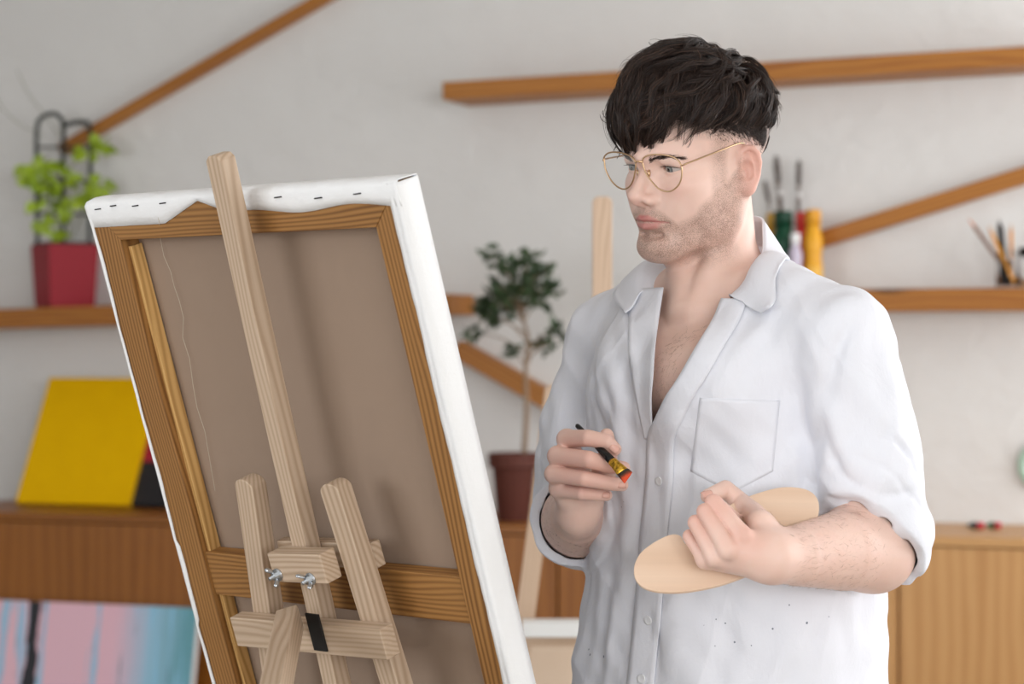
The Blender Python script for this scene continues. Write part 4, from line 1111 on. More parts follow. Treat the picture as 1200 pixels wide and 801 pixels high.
class Cut(Node):
    def __init__(s, a, Q, n): s.a, s.Q, s.n, s.c, s.r = a, Q, n, a.c, a.r
    def ev(s, P, c, R): return np.maximum(s.a.ev(P, c, R), np.minimum((P - s.Q) @ s.n, s.Q[2] + .085 - P[:, 2]))
shirt_solid = Disp(Uni([shirt_base, (Cut(sleeve_l, *CUL), .007), (Cut(sleeve_r, *CUR), .010)]), shirt_disp)
def neck_cut(P):
    px = 600 + F_PX * P[:, 0] / P[:, 1]; py = 400.5 - F_PX * (P[:, 2] - EYE) / P[:, 1]
    d = np.maximum(poly_sdf(px, py, VPOLY) / 1000., P[:, 1] - MAN_Y - .01)
    k0, k1 = PX(846, 356, .012), PX(838, 250, .03); ab = k1 - k0; t = np.clip(((P - k0) @ ab) / (ab @ ab), 0, 1)
    d = np.minimum(d, np.linalg.norm(P - k0 - t[:, None] * ab, axis=1) - .076)
    for k0, k1, r in ((PX(802, 298, .02), PX(788, 318, -.015), .052), (PX(874, 298, -.05), PX(858, 326, -.085), .030)):
        ab = k1 - k0; t = np.clip(((P - k0) @ ab) / (ab @ ab), 0, 1)
        d = np.minimum(d, np.linalg.norm(P - k0 - t[:, None] * ab, axis=1) - r)
    return d
HEM = zpx(985)
def solid_f(P):
    d = shirt_solid.ev(P, P.mean(0), np.linalg.norm(P - P.mean(0), axis=1).max() + .02)
    if d is None: return np.full(len(P), .1)
    return np.maximum(np.maximum(d, -neck_cut(P)), HEM - P[:, 2])
shirt_shell = Fn(shirt_vol.c, shirt_vol.r, solid_f)
def open_cloth(Vt, Q, h):
    """drop the faces that close the neck, cuffs and hem, then smooth the free edges"""
    d = np.concatenate([sdf_at(shirt_solid, c) for c in np.array_split(Vt, max(1, len(Vt) // 3000))])
    nc = neck_cut(Vt); kill = (d < -h * .5) & ((np.abs(nc) < h) | (np.abs(Vt[:, 2] - HEM) < h))
    for sl, (q, n) in ((sleeve_l, CUL), (sleeve_r, CUR)):
        e = sl.ev(Vt, q, 1.0); s = (Vt - q) @ n
        kill |= (e < -.006) & (np.abs(s) < .006) & (np.linalg.norm(Vt - q, axis=1) < .12) & (Vt[:, 2] < q[2] + .083)
    f = kill[Q].sum(1) < 1; Q = Q[f]
    used = np.zeros(len(Vt), bool); used[Q.ravel()] = True; mp = np.cumsum(used) - 1; Vt = Vt[used]; Q = mp[Q]
    # boundary edges
    e = np.concatenate([Q[:, [0, 1]], Q[:, [1, 2]], Q[:, [2, 3]], Q[:, [3, 0]]]); es = np.sort(e, 1); key = es[:, 0].astype(np.int64) * len(Vt) + es[:, 1]
    u, c = np.unique(key, return_counts=True); bk = u[c == 1]; be = np.stack([bk // len(Vt), bk % len(Vt)], 1)
    isb = np.zeros(len(Vt), bool); isb[be.ravel()] = True
    for it in range(14):
        acc = np.zeros_like(Vt); cnt = np.bincount(be.ravel(), minlength=len(Vt)).astype(float)
        for a_, b_ in ((0, 1), (1, 0)):
            for k in range(3): acc[:, k] += np.bincount(be[:, a_], Vt[be[:, b_], k], len(Vt))
        m = isb & (cnt > 0); Vt[m] += .5 * (acc[m] / cnt[m, None] - Vt[m])
        if it % 3 == 0:
            V2 = smooth_mesh(Vt, Q, 1, .4); V2[isb] = Vt[isb]
            if it < 4: Vt = V2
    return Vt, Q

def cloth_patch(name, P, parent, thick=.0018, mats=None):
    mb = MB(); mb.grid([[V(p) for p in row] for row in P]); return mb.build(name, mats or m_shirt, parent, smooth=True, solid=thick)
def px_strip(edge, width_px, nrow, ncol, off=.0016, w2=None):
    E = spline([(x, y, 0) for x, y in edge], nrow)[:, :2]
    T = np.linspace(0, 1, ncol)
    ww = np.linspace(width_px, width_px if w2 is None else w2, len(E))[:, None]
    px = E[:, 0][:, None] + T[None] * ww; py = np.repeat(E[:, 1][:, None], ncol, 1) + T[None] * 2.0
    P, g, ok = marchv(shirt_out, px, py); P = P + g * off
    return P
def ring_pt(th, R, C, z):
    a = math.radians(th); p = C + TF_ * (R * math.cos(a)) + TL_ * (R * math.sin(a)); return A_((p[0], p[1], z))
def collar_side(parent, sgn):
    C = PX(845, 330, .012)
    if sgn > 0:
        th = [46, 62, 90, 120, 150, 182]; RR = [.086, .074, .062, .057, .057, .058]; yy = [351, 335, 303, 268, 254, 250]
        tip = [(896, 369), (910, 357)]
    else:
        th = [-43, -56, -85, -115, -150, -182]; RR = [.068, .065, .061, .058, .057, .058]; yy = [344, 328, 303, 270, 254, 250]
        tip = [(735, 372), (724, 348)]
    fold = spline([ring_pt(t, r, C + (A_((-.006, 0, 0)) if abs(t) > 100 else 0), zpx(y)) for t, r, y in zip(th, RR, yy)], 42)
    tipP, tg, ok = marchv(shirt_out, [t[0] for t in tip[:2]], [t[1] for t in tip[:2]])
    tipP = tipP + tg * .007
    if sgn > 0: mids = [PX(921, 308, -.035), PX(918, 296, .03), PX(904, 300, .075), PX(885, 303, .092)]
    else: mids = [PX(742, 326, .085), PX(775, 312, .115), PX(830, 302, .118), PX(885, 303, .092)]
    outer = spline([tipP[0], tipP[1]] + mids, 42)
    n = min(len(fold), len(outer)); fold = fold[np.linspace(0, len(fold) - 1, 44).astype(int)]; outer = outer[np.linspace(0, len(outer) - 1, 44).astype(int)]
    G = []
    for i in range(44):
        a, b = fold[i], outer[i]; rad = unit((a - C) * A_((1, 1, 0))); row = []
        for t in np.linspace(0, 1, 11):
            row.append(V(a * (1 - t) + b * t + rad * (.0035 * math.sin(math.pi * t))))
        G.append(row)
    Pg = np.array([[tuple(p) for p in r_] for r_ in G]); sh_ = Pg.shape; Pf = Pg.reshape(-1, 3)
    tq = np.tile(np.linspace(0, 1, 11), 44); need = .0018 + .0035 * np.sin(math.pi * np.clip(tq * .8 + .1, 0, 1))
    for _ in range(8):
        d = sdf_at(shirt_out, Pf); e = .002
        g = np.stack([sdf_at(shirt_out, Pf + np.eye(3)[i] * e) - sdf_at(shirt_out, Pf - np.eye(3)[i] * e) for i in range(3)], 1); g /= np.linalg.norm(g, axis=1, keepdims=True) + 1e-9
        Pf = Pf + g * (np.clip(need - d, 0, .01) * np.clip((tq - .15) / .2, 0, 1))[:, None]
    Pg = Pf.reshape(sh_)
    for _ in range(3): Pg[1:-1, 1:-1] = .5 * Pg[1:-1, 1:-1] + .125 * (Pg[2:, 1:-1] + Pg[:-2, 1:-1] + Pg[1:-1, 2:] + Pg[1:-1, :-2])
    G = [[V(p) for p in r_] for r_ in Pg]
    mb = MB(); mb.grid(G); mb.build('collar', m_shirt, parent, smooth=True, solid=.0018)
    S_ = []
    for i in range(44):
        a = fold[i]; rad = unit((a - C) * A_((1, 1, 0)))
        S_.append([V(a - rad * .0015 + A_((0, 0, .0005)) + (rad * .010 * t - A_((0, 0, .036 * t)))) for t in np.linspace(0, 1, 6)])
    mb = MB(); mb.grid(S_); mb.build('collar_stand', m_shirt, parent, smooth=True, solid=.002)
def build_shirt(parent, h):
    sv, sq = surface(shirt_shell, h, A_((-.05, 2.4, zpx(1000))), A_((.62, 3.2, zpx(250))))
    sv, sq = open_cloth(sv, sq, h)
    px = 600 + F_PX * sv[:, 0] / sv[:, 1]; py = 400.5 - F_PX * (sv[:, 2] - EYE) / sv[:, 1]
    fl = np.zeros(len(sv))
    for x, y, r in ((890, 722, 48), (950, 724, 22), (700, 772, 26), (860, 745, 40), (735, 545, 22), (725, 592, 10)):
        fl = np.maximum(fl, (np.hypot(px - x, (py - y) * 1.6) < r) * (sv[:, 1] < MAN_Y + .1))
    sh = np_mesh('shirt', sv, sq, m_shirt, parent, {'flecks': fl})
    md = sh.modifiers.new('thick', 'SOLIDIFY'); md.thickness = .0016; md.offset = -1
    le_ = [(846, 350), (835, 375), (819, 402), (797, 440), (782, 463), (769, 490), (760, 512), (758, 560), (752, 620), (746, 700), (736, 801), (730, 860)]
    cloth_patch('placket', px_strip(le_, 31, 150, 7), sh)
    re_ = [(778, 337), (769, 400), (766, 440), (764, 470), (766, 512)]
    cloth_patch('placket', px_strip(re_, -40, 60, 8, .0009, -10), sh, .0012)
    # chest pocket
    n, m = 22, 22; G = []
    u = np.linspace(0, 1, n)[None]; v = np.linspace(0, 1, m)[:, None]
    bl = 552 + 26 * (1 - np.abs(u - .5) * 2)
    px_ = (820 + 94 * u) * (1 - v) + (809 + 97 * u) * v; py_ = (466 + 3 * u) * (1 - v) + bl * v
    P, g, ok = marchv(shirt_out, px_, py_); cloth_patch('pocket', P - g * .0003, sh, .0010)
    for x, y in ((775, 563), (768, 640), (762, 726), (754, 795)):
        p, g, ok = marchv(shirt_out, [x], [y]); nrm = V(g[0]); xx = nrm.cross(UP).normalized()
        mb = MB(); mb.lathe([(0, 0), (.0052, 0), (.0055, .001), (.005, .002), (.0036, .0016), (0, .0016)], 20)
        mb.build('button', m_button, sh, frame_m(V(p[0] + g[0] * .003), xx, nrm.cross(xx), nrm), smooth=True)
    collar_side(sh, 1); collar_side(sh, -1)
    return sh
m_button = plain('white_button', (232, 232, 234), .3)
# ------------------------------------------------------------------ what he holds and wears
m_ply = wood('palette_ply', (238, 208, 182), (234, 202, 175), (228, 195, 167), 10, .5, contrast=.4)
def palette():
    P0 = PX(850, 635, -.243); n = unit(A_((-.04, -.79, .61)))
    out = [(797, 627), (785, 626), (766, 635), (750, 648), (743, 664), (746, 680), (760, 690), (785, 693.5), (815, 691), (850, 683), (890, 667), (928, 645), (948, 625), (959, 602), (958, 584), (945, 573), (920, 570), (895, 575), (870, 584), (850, 594), (832, 606), (818, 622), (812, 638), (803, 636)]
    Q = spline_closed([tuple(ray_plane(x, y, P0, n)) for x, y in out], 144)
    x = unit(np.cross(n, A_((0, 0, 1)))) * -1; y = np.cross(n, x)
    o = [((q - P0) @ x, (q - P0) @ y) for q in Q]
    ar = sum(a[0] * b[1] - a[1] * b[0] for a, b in zip(o, o[1:] + o[:1]))
    if ar < 0: o = o[::-1]
    mb = MB(); mb.prism(o, -.0042, 0)
    ob = mb.build('palette', m_ply, None, frame_m(V(P0), V(x), V(y), V(n)), bevel=.001)
    return tag(ob, 'bare wooden kidney-shaped paint palette in the man\'s fist', 'palette')
def brush():
    A = PX(676, 498, -.093); B = PX(716, 539.5, -.158); C = PX(731, 554, -.172)
    ax = unit(C - A); nrm = unit(A_((.1, -1, .25)) - ax * (A_((.1, -1, .25)) @ ax)); sd = np.cross(ax, nrm)
    root = empty('paint_brush', A, 'flat paint brush with black handle and orange-stained tip in the man\'s fingers', 'brush')
    L1 = np.linalg.norm(B - A); fm = frame_m(V(A), V(sd), V(nrm), V(ax))
    def loft(prof, n=20):
        mb = MB(); vs = []
        for z, w, t in prof:
            for j in range(n):
                a = 2 * math.pi * j / n; vs.append((w * math.cos(a), t * math.sin(a), z))
        k = len(prof); fs = [(i*n + j, i*n + (j+1) % n, (i+1)*n + (j+1) % n, (i+1)*n + j) for i in range(k-1) for j in range(n)] + [tuple(range(n))[::-1], tuple((k-1)*n + j for j in range(n))]
        mb.add(vs, fs); return mb
    m_lac = plain('black_lacquer', (22, 20, 20), .25)
    loft([(-.001, .0012, .0012), (.001, .0026, .0026), (.004, .0028, .0028), (L1 * .5, .0034, .0034), (L1 * .8, .0046, .0042), (L1, .0050, .0042)]).build('handle', m_lac, root, fm, smooth=True)
    m_fer = NT('brass_ferrule'); _n = m_fer.noise(m_fer.coord(), 260, 3)
    m_fer.p(Base_Color=m_fer.ramp(_n, [(.35, S((120, 84, 24))), (.5, S((206, 160, 52))), (.65, S((236, 190, 70)))]), Metallic=.8, Roughness=.35)
    loft([(L1 - .002, .0053, .0045), (L1 + .002, .0055, .0046), (L1 + .0025, .0051, .0042), (L1 + .005, .0056, .0044), (L1 + .013, .0064, .0036), (L1 + .021, .0070, .0026)]).build('ferrule', m_fer.mat, root, fm, smooth=True)
    m_br = NT('bristles'); sx = m_br.n('ShaderNodeSeparateXYZ'); tc = m_br.n('ShaderNodeTexCoord'); m_br.t.links.new(tc.outputs['Object'], sx.inputs[0])
    zz = m_br.math('MULTIPLY', m_br.math('SUBTRACT', sx.outputs[2], L1 + .020), 1 / .016)
    st = m_br.noise(m_br.coord((1500, 1500, 30)), 1, 2)
    m_br.p(Base_Color=m_br.ramp(m_br.math('ADD', zz, m_br.math('MULTIPLY', st, .3)), [(.45, S((52, 40, 26))), (.62, S((120, 50, 20))), (.8, S((224, 78, 34)))]), Roughness=.45)
    mb = loft([(L1 + .020, .0070, .0026), (L1 + .026, .0076, .0026), (L1 + .030, .0078, .0018), (L1 + .033, .0078, .0006)])
    mb.v = [(x, y, z + (x * .55 if z > L1 + .022 else 0)) for x, y, z in mb.v]
    mb.build('bristles', m_br.mat, root, fm, smooth=True)
    return root
m_bodyhair = plain('light_brown_hair', (150, 114, 90), .5)
def body_hair(parent):
    r = np.random.default_rng(12); ps = []; rd = []
    def along(E, W, n, lo, hi, Lm, ang):
        ax = unit(W - E); a = unit(np.cross(ax, (0, 0, 1))); b = np.cross(ax, a)
        for i in range(n):
            t = r.uniform(lo, hi); q = r.uniform(*ang); o = E + (W - E) * t + (a * math.cos(q) + b * math.sin(q)) * .045
            d = ax * .8 + (-a * math.sin(q) + b * math.cos(q)) * r.normal() * .55; d = unit(d); L = r.uniform(.6, 1) * Lm
            ps.append([o + d * L * k / 4 for k in range(5)])
    along(EL, WL, 620, .18, .92, .012, (0, 6.28)); along(ER, WR, 160, .4, .8, .011, (0, 6.28))
    for i in range(300):
        px = r.normal(795, 20); py = r.uniform(372, 505); p = PX(px, py, -.10); d = unit(A_((r.normal() * .9, -.1, -.6 + r.normal() * .8))); L = r.uniform(.003, .008)
        ps.append([p + d * L * k / 4 for k in range(5)])
    ps = np.array(ps); N, K, _ = ps.shape; flat = ps.reshape(-1, 3)
    for _ in range(7):
        out = flat.copy()
        for ch in np.array_split(np.arange(N), 24):
            ii = (ch[:, None] * K + np.arange(K)).ravel(); P = flat[ii]; d = sdf_at(body, P); e = .001
            g = np.stack([sdf_at(body, P + np.eye(3)[i] * e) - sdf_at(body, P - np.eye(3)[i] * e) for i in range(3)], 1); g /= np.linalg.norm(g, axis=1, keepdims=True) + 1e-9
            out[ii] = P - g * np.clip(d - np.tile(np.linspace(-.0003, .0014, K), len(ch)), -.02, .02)[:, None]
        flat = out
    ps = flat.reshape(N, K, 3); ok = np.abs(sdf_at(body, ps[:, 0])) < .002; ps = ps[ok]
    ln = np.linalg.norm(np.diff(ps, axis=1), axis=2).sum(1); ps = ps[ln < .03]
    Vt, Q, T = strands_mesh('bh', ps, np.broadcast_to(np.linspace(.00010, .00004, K), ps.shape[:2]).copy(), r.uniform(.5, 1, len(ps)), m_hair, parent, xf=False)
    return np_mesh('body_hair', Vt, Q, m_bodyhair, parent, {'tone': T})
def add_nails(parent):
    m_nail = plain('fingernail', (226, 176, 160), .25); sp = []
    for (x, y), (x2, y2), w, l in (((720.5, 524.5), (712, 517), .0052, .0058), ((728.5, 566.5), (714, 565), .0046, .0054), ((710, 578.8), (699, 578), .0040, .0046), ((829, 577.5), (845, 572), .0054, .0060)):
        p, g, ok = marchv(body, [x, x2], [y, y2], y0=2.3)
        ax = p[0] - p[1]; ax[1] *= .5; sp.append((p[0] + g[0] * .0009, ax, g[0] + A_((0, 0, .25)), w, l))
    nails(parent, m_nail, sp)
def clothes(parent):
    m_den = cloth('dark_denim', (44, 50, 64), (52, 58, 74), 900); m_shoe = plain('brown_leather', (70, 48, 36), .4)
    hip = PX(848, 1000, 0); fl = .075
    def leg(s):
        h = hip + TL_ * (.09 * s); k = A_((h[0], h[1], .50)) + TF_ * .02; a = A_((h[0], h[1], .09))
        return Cap([h, k, a], [.098, .068, .055])
    tr = Uni([Ell(hip + A_((0, 0, .03)), (.175, .125, .12), np.array([TL_, TF_, [0, 0, 1]])), (leg(1), .03), (leg(-1), .03)])
    tr = Sub(tr, Fn(hip + A_((0, 0, .2)), .3, lambda P: (zpx(925) - P[:, 2])), .003)
    v, q = surface(tr, .006, A_((-.1, 2.4, .03)), A_((.6, 3.2, 1.0))); np_mesh('trousers', smooth_mesh(v, q, 1), q, m_den, parent)
    for s in (1, -1):
        b = A_((hip[0], hip[1], 0)) + TL_ * (.09 * s)
        sh = Uni([Cap([b - TF_ * .06 + A_((0, 0, .042)), b + TF_ * .10 + A_((0, 0, .036)), b + TF_ * .17 + A_((0, 0, .03))], [.04, .042, .032]), (Cap([b + A_((0, 0, .05)), b + A_((0, 0, .10))], [.045, .045]), .02)])
        sh = Sub(sh, Fn(b, .4, lambda P: P[:, 2] - .002), .002)
        v, q = surface(sh, .004); np_mesh('shoe', smooth_mesh(v, q, 1), q, m_shoe, parent)
import time, os
t0_ = time.time()
HV = float(os.environ.get('HV', '.0013')); HS_ = float(os.environ.get('HC', '.0022'))
bv, bq = surface(body, HV)
bv = smooth_mesh(bv, bq, 1, .4)
print('TIME body', len(bv), time.time() - t0_)
m_skin = skin_material()
person = np_mesh('person', bv, bq, m_skin, None, skin_attrs(bv))
tag(person, 'man in an open white shirt holding a brush and a palette', 'person')
add_eyes(person); build_hair(person); build_brows(person); add_glasses()
print('TIME hair', time.time() - t0_)
shirt = build_shirt(person, HS_)
print('TIME shirt', len(shirt.data.vertices), time.time() - t0_)
clothes(person); palette(); brush(); body_hair(person); add_nails(person)
print('TIME all', time.time() - t0_)
# ------------------------------------------------------------------ things along the back wall
def grid_plane(n, m, f): return [[f(i / n, j / m) for j in range(m + 1)] for i in range(n + 1)]
SHZ_R = (lambda px: wpt(px, 340 - (px - 842) * .0095, SD).z)
SHZ_L = (lambda px: wpt(px, 364 - (px + 60) * .0341, SD).z)
def shelf_pt(px, off, z):
    p = wpt(px, 340, off); return wz(p, z)
# --- leaning canvases on the left cabinet
def leaning_canvas(pl_, pr_, h, alpha, mat, label, t=.022, side=None):
    x = (pr_ - pl_); L = x.length; x.normalize(); up = (UP * math.cos(alpha) - W_OUT * math.sin(alpha)).normalized(); n = x.cross(up)
    pl_ = pl_ + UP * (t * math.sin(alpha)); pr_ = pr_ + UP * (t * math.sin(alpha))
    root = empty('canvas_painting', (pl_ + pr_) / 2, label, 'painting'); fm = frame_m(pl_, x, up, n)
    mb = MB(); mb.box(0, L, 0, h, -t, -.0015); mb.build('canvas_block', side or m_gesso, root, fm, bevel=.002)
    mb = MB(); mb.box(.0005, L - .0005, .0005, h - .0005, -.0015, 0); mb.build('painted_face', mat, root, fm)
    return root
m_yel = NT('yellow_paint'); m_yel.p(Base_Color=m_yel.mix(m_yel.noise(m_yel.coord(), 14, 4), S((252, 200, 4)), S((242, 188, 2))), Roughness=.7); m_yel.b.inputs['Specular IOR Level'].default_value = .1
m_yside = plain('yellow_edge', (226, 172, 8), .6)
off0 = .25; b0 = wz(wpt(18, 601, off0), CABZ); b1 = wz(wpt(151, 602, off0), CABZ)
leaning_canvas(b0, b1, .452, math.radians(28.5), m_yel.mat, 'plain yellow canvas leaning on the wall on top of the left cabinet', side=m_yside)
m_rb = NT('red_black_paint'); _tc = m_rb.n('ShaderNodeTexCoord'); _sx = m_rb.n('ShaderNodeSeparateXYZ'); m_rb.t.links.new(_tc.outputs['Object'], _sx.inputs[0])
m_rb.p(Base_Color=m_rb.ramp(m_rb.math('MULTIPLY', _sx.outputs[1], 2.), [(.30, S((30, 28, 32))), (.31, S((172, 22, 48)))]), Roughness=.5)
off1 = .235; b0 = wz(wpt(152.5, 601, off1), CABZ); b1 = wz(wpt(300, 602, off1), CABZ)
leaning_canvas(b0, b1, .440, math.radians(28.5), m_rb.mat, 'red and black canvas standing next to the yellow one, half hidden by the easel canvas', side=m_black)
# --- big pink and blue painting leaning on the left cabinet
m_pk = NT('pink_blue_paint'); _tc = m_pk.n('ShaderNodeTexCoord'); _sx = m_pk.n('ShaderNodeSeparateXYZ'); m_pk.t.links.new(_tc.outputs['Object'], _sx.inputs[0])
_st = m_pk.noise(m_pk.coord((22, 1.2, 1)), 1.0, 4, .55, .4)
_x = m_pk.math('ADD', m_pk.math('MULTIPLY', _sx.outputs[0], 1.0), m_pk.math('MULTIPLY', m_pk.math('SUBTRACT', m_pk.noise(m_pk.coord((30, 5, 1)), 1., 3), .5), .06))
_base = m_pk.ramp(_x, [(0, S((244, 200, 214))), (.62, S((242, 196, 212))), (.74, S((160, 206, 232))), (.86, S((104, 168, 182))), (1.0, S((138, 160, 174)))])
_c = m_pk.mix(m_pk.ramp(_st, [(.54, (0, 0, 0)), (.59, (.9, .9, .9))]), _base, S((150, 208, 238)))
_st2 = m_pk.noise(m_pk.coord((40, 3.0, 1), loc=(3, 1, 0)), 1.0, 3)
_c = m_pk.mix(m_pk.ramp(_st2, [(.64, (0, 0, 0)), (.68, (.8, .8, .8))]), _c, S((56, 92, 110)))
_bk = m_pk.math('MULTIPLY', m_pk.math('COMPARE', _x, .335, .022), m_pk.math('LESS_THAN', m_pk.math('ADD', _st2, 0.), .62))
_c = m_pk.mix(_bk, _c, S((30, 32, 40)))
m_pk.p(Base_Color=_c, Roughness=.45)
t0 = wpt(-70, 709, .56); t1 = wpt(232, 707, .56); al = math.radians(12)
zt = (t0.z + t1.z) / 2; hP = zt / math.cos(al)
bl = wz(t0 + W_OUT * (hP * math.sin(al)), .0); brr = wz(t1 + W_OUT * (hP * math.sin(al)), .0)
leaning_canvas(bl, brr, hP, al, m_pk.mat, 'large pink and blue striped painting on the floor against the left cabinet', t=.03)

# --- lathe / leaf helpers
def leaf(mb, p, d, n, L, w, curl=.15):
    d = d.normalized(); s = d.cross(n).normalized(); n = s.cross(d)
    G = []
    for i in range(6):
        t = i / 5; ww = w * math.sin(math.pi * (t * .88 + .06))**.8; row = []
        for j in (-1, 0, 1): row.append(p + d * (L * t) + s * (ww * j * .5) + n * (-curl * L * t * t + abs(j) * ww * .22))
        G.append(row)
    mb.grid(G)
m_leaf = NT('fig_leaf'); m_leaf.p(Base_Color=m_leaf.mix(m_leaf.noise(m_leaf.coord(), 12, 2), S((44, 62, 40)), S((70, 90, 54))), Roughness=.35)
m_vine = NT('vine_leaf'); m_vine.p(Base_Color=m_vine.mix(m_vine.noise(m_vine.coord(), 14, 2), S((184, 206, 52)), S((118, 150, 40))), Roughness=.45)
m_soil = plain('soil', (44, 34, 28), .95); m_bark = plain('bark', (150, 126, 104), .8)
m_terra = plain('dark_terracotta', (92, 48, 38), .6); m_red = plain('red_pot', (150, 14, 34), .5); m_trel = plain('trellis_plastic', (36, 44, 40), .5)
rr = random.Random(3)
def rv(): return V((rr.gauss(0, 1), rr.gauss(0, 1), rr.gauss(0, 1))).normalized()
# --- little tree in terracotta pot on the middle cabinet
toff = .34; c = wz(wpt(602, 612, toff), CABZ); k = F_PX / c.y
root = empty('potted_tree', c, 'little tree with a bare thin trunk in a brown clay pot on the cabinet', 'plant')
mb = MB(); mb.lathe([(0, 0), (.046, 0), (.048, .004), (.062, .150), (.064, .156), (.074, .158), (.076, .198), (.070, .200), (.066, .190), (0, .186)], 40)
mb.build('pot', m_terra, root, Matrix.Translation(c), smooth=True, bevel=.001)
mb = MB(); mb.lathe([(0, .188), (.06, .187), (.066, .184)], 24); mb.build('soil', m_soil, root, Matrix.Translation(c), smooth=True)
def tp(px, py, dz=0): return at(px, py, c.y + dz)
mb = MB(); fol = MB()
trunk = spline([tp(614, 535), tp(617, 480, .01), tp(616, 430), tp(619, 400, -.01), tp(612, 370), tp(606, 345)], 20)
mb.tube([V(p) for p in trunk], [.0085 - .0045 * i / (len(trunk) - 1) for i in range(len(trunk))], 8)
clumps = [(576, 298), (590, 312), (624, 300), (640, 318), (603, 342), (572, 352), (622, 345), (582, 372), (558, 388), (632, 352), (646, 388), (658, 396), (600, 414), (634, 404), (584, 334), (612, 328), (640, 336), (596, 356), (608, 360), (590, 345), (568, 368), (626, 330), (606, 310)]
for x, y in clumps:
    z = rr.uniform(-.09, .09); e = tp(x, y, z)
    i = min(range(len(trunk)), key=lambda q: abs((trunk[q][2]) - (e.z - .07))); b = V(trunk[max(i, 8)])
    m_ = (b + e) / 2 + V((0, 0, .012)); mb.tube([b, m_, e], [.003, .0022, .0012], 5)
    big = 1.0 if 320 < y < 378 else .6
    for q in range(int(20 * big)):
        p = e + rv() * rr.uniform(0, .036); d = (p - b).normalized() * .5 + rv() * .8 + V((0, 0, -.15))
        leaf(fol, p, d, rv(), rr.uniform(.026, .046), rr.uniform(.014, .023), .2)
mb.build('trunk', m_bark, root, smooth=True); fol.build('foliage', m_leaf.mat, root, smooth=True, weld=False)
# --- vine in red pot on the left shelf
zsh = SHZ_L(75); c = shelf_pt(76, .11, zsh); s_ = c.y / F_PX
root = empty('potted_vine', c, 'yellow-green climbing plant on a dark trellis in a square red pot on the left shelf', 'plant')
v = V((0, 0, EYE)) - c; va = math.atan2(v.y, v.x); fa = va + math.radians(20)     # front face turned a little to the window
fx = V((-math.sin(fa), math.cos(fa), 0)); fy = V((math.cos(fa), math.sin(fa), 0))
fm = frame_m(c, fx, fy, UP)
def sq_pot(h, a, b, wall):
    mb = MB(); vs = []
    for (w, z) in ((a, 0), (b, h), (b - wall, h), (b - wall - .004, h - .03)):
        vs += [(-w, -w, z), (w, -w, z), (w, w, z), (-w, w, z)]
    fs = [(3, 2, 1, 0), (12, 13, 14, 15)] + [(r * 4 + i, r * 4 + (i + 1) % 4, r * 4 + 4 + (i + 1) % 4, r * 4 + 4 + i) for r in range(3) for i in range(4)]
    return mb.add(vs, fs)
ph = 73 * s_
sq_pot(ph, 27 * s_, 31 * s_, .004).build('pot', m_red, root, fm, bevel=.004)
sq_pot(ph + .008, 24 * s_, 29.2 * s_, .003).build('liner', m_black, root, fm, bevel=.002)
mb = MB(); w = 27 * s_; mb.box(-w, w, -w, w, ph - .03, ph - .018); mb.build('soil', m_soil, root, fm)
def vp(px, py, dz=0): return at(px, py, c.y + dz)
mb = MB()
R_T = .0074
mb.tube(spline([vp(44, 292), vp(43, 200), vp(43.5, 150), vp(50, 137), vp(62, 133), vp(71, 138), vp(74.5, 150), vp(74, 200), vp(74, 292)], 40), R_T, 8)
mb.tube(spline([vp(74, 148, .002), vp(84, 144, .002), vp(97, 143, .002), vp(105, 150), vp(106, 200), vp(105, 292)], 30), R_T, 8)
for y in (172, 212, 250): mb.tube([vp(43, y), vp(106, y + 1)], .004, 6)
mb.build('trellis', m_trel, root, smooth=True)
st = MB(); fol = MB()
for path in ([(70, 290), (66, 250), (80, 220), (60, 200), (50, 190)], [(78, 290), (84, 240), (70, 215), (100, 180), (128, 168)], [(66, 290), (50, 240), (44, 210), (58, 180)], [(80, 290), (96, 250), (104, 222), (124, 216)]):
    st.tube(spline([vp(x, y, rr.uniform(-.03, .03)) for x, y in path], 20), .0022, 6)
st.tube(spline([vp(70, 160), vp(50, 132), vp(32, 108), (vp(20, 82))], 16), .0012, 5)
st.tube(spline([vp(52, 160), vp(24, 146), vp(4, 128), (vp(-6, 112))], 16), .0012, 5)
st.build('stem', plain('vine_stem', (110, 112, 70), .7), root, smooth=True)
for x, y, sp, n_ in ((46, 200, 14, 15), (52, 232, 14, 11), (60, 212, 14, 9), (76, 240, 14, 13), (86, 205, 10, 5), (108, 172, 10, 7), (124, 168, 8, 4), (106, 220, 12, 7), (122, 216, 9, 4), (70, 262, 12, 5), (48, 262, 8, 4), (66, 190, 10, 5)):
    for q in range(n_):
        p = vp(x + rr.gauss(0, sp * .6), y + rr.gauss(0, sp * .6), rr.uniform(-.07, -.01))
        leaf(fol, p, rv() + V((0, 0, -.5)), (W_OUT + rv() * .8), rr.uniform(.035, .058), rr.uniform(.026, .042), .25)
fol.build('foliage', m_vine.mat, root, smooth=True, weld=False)

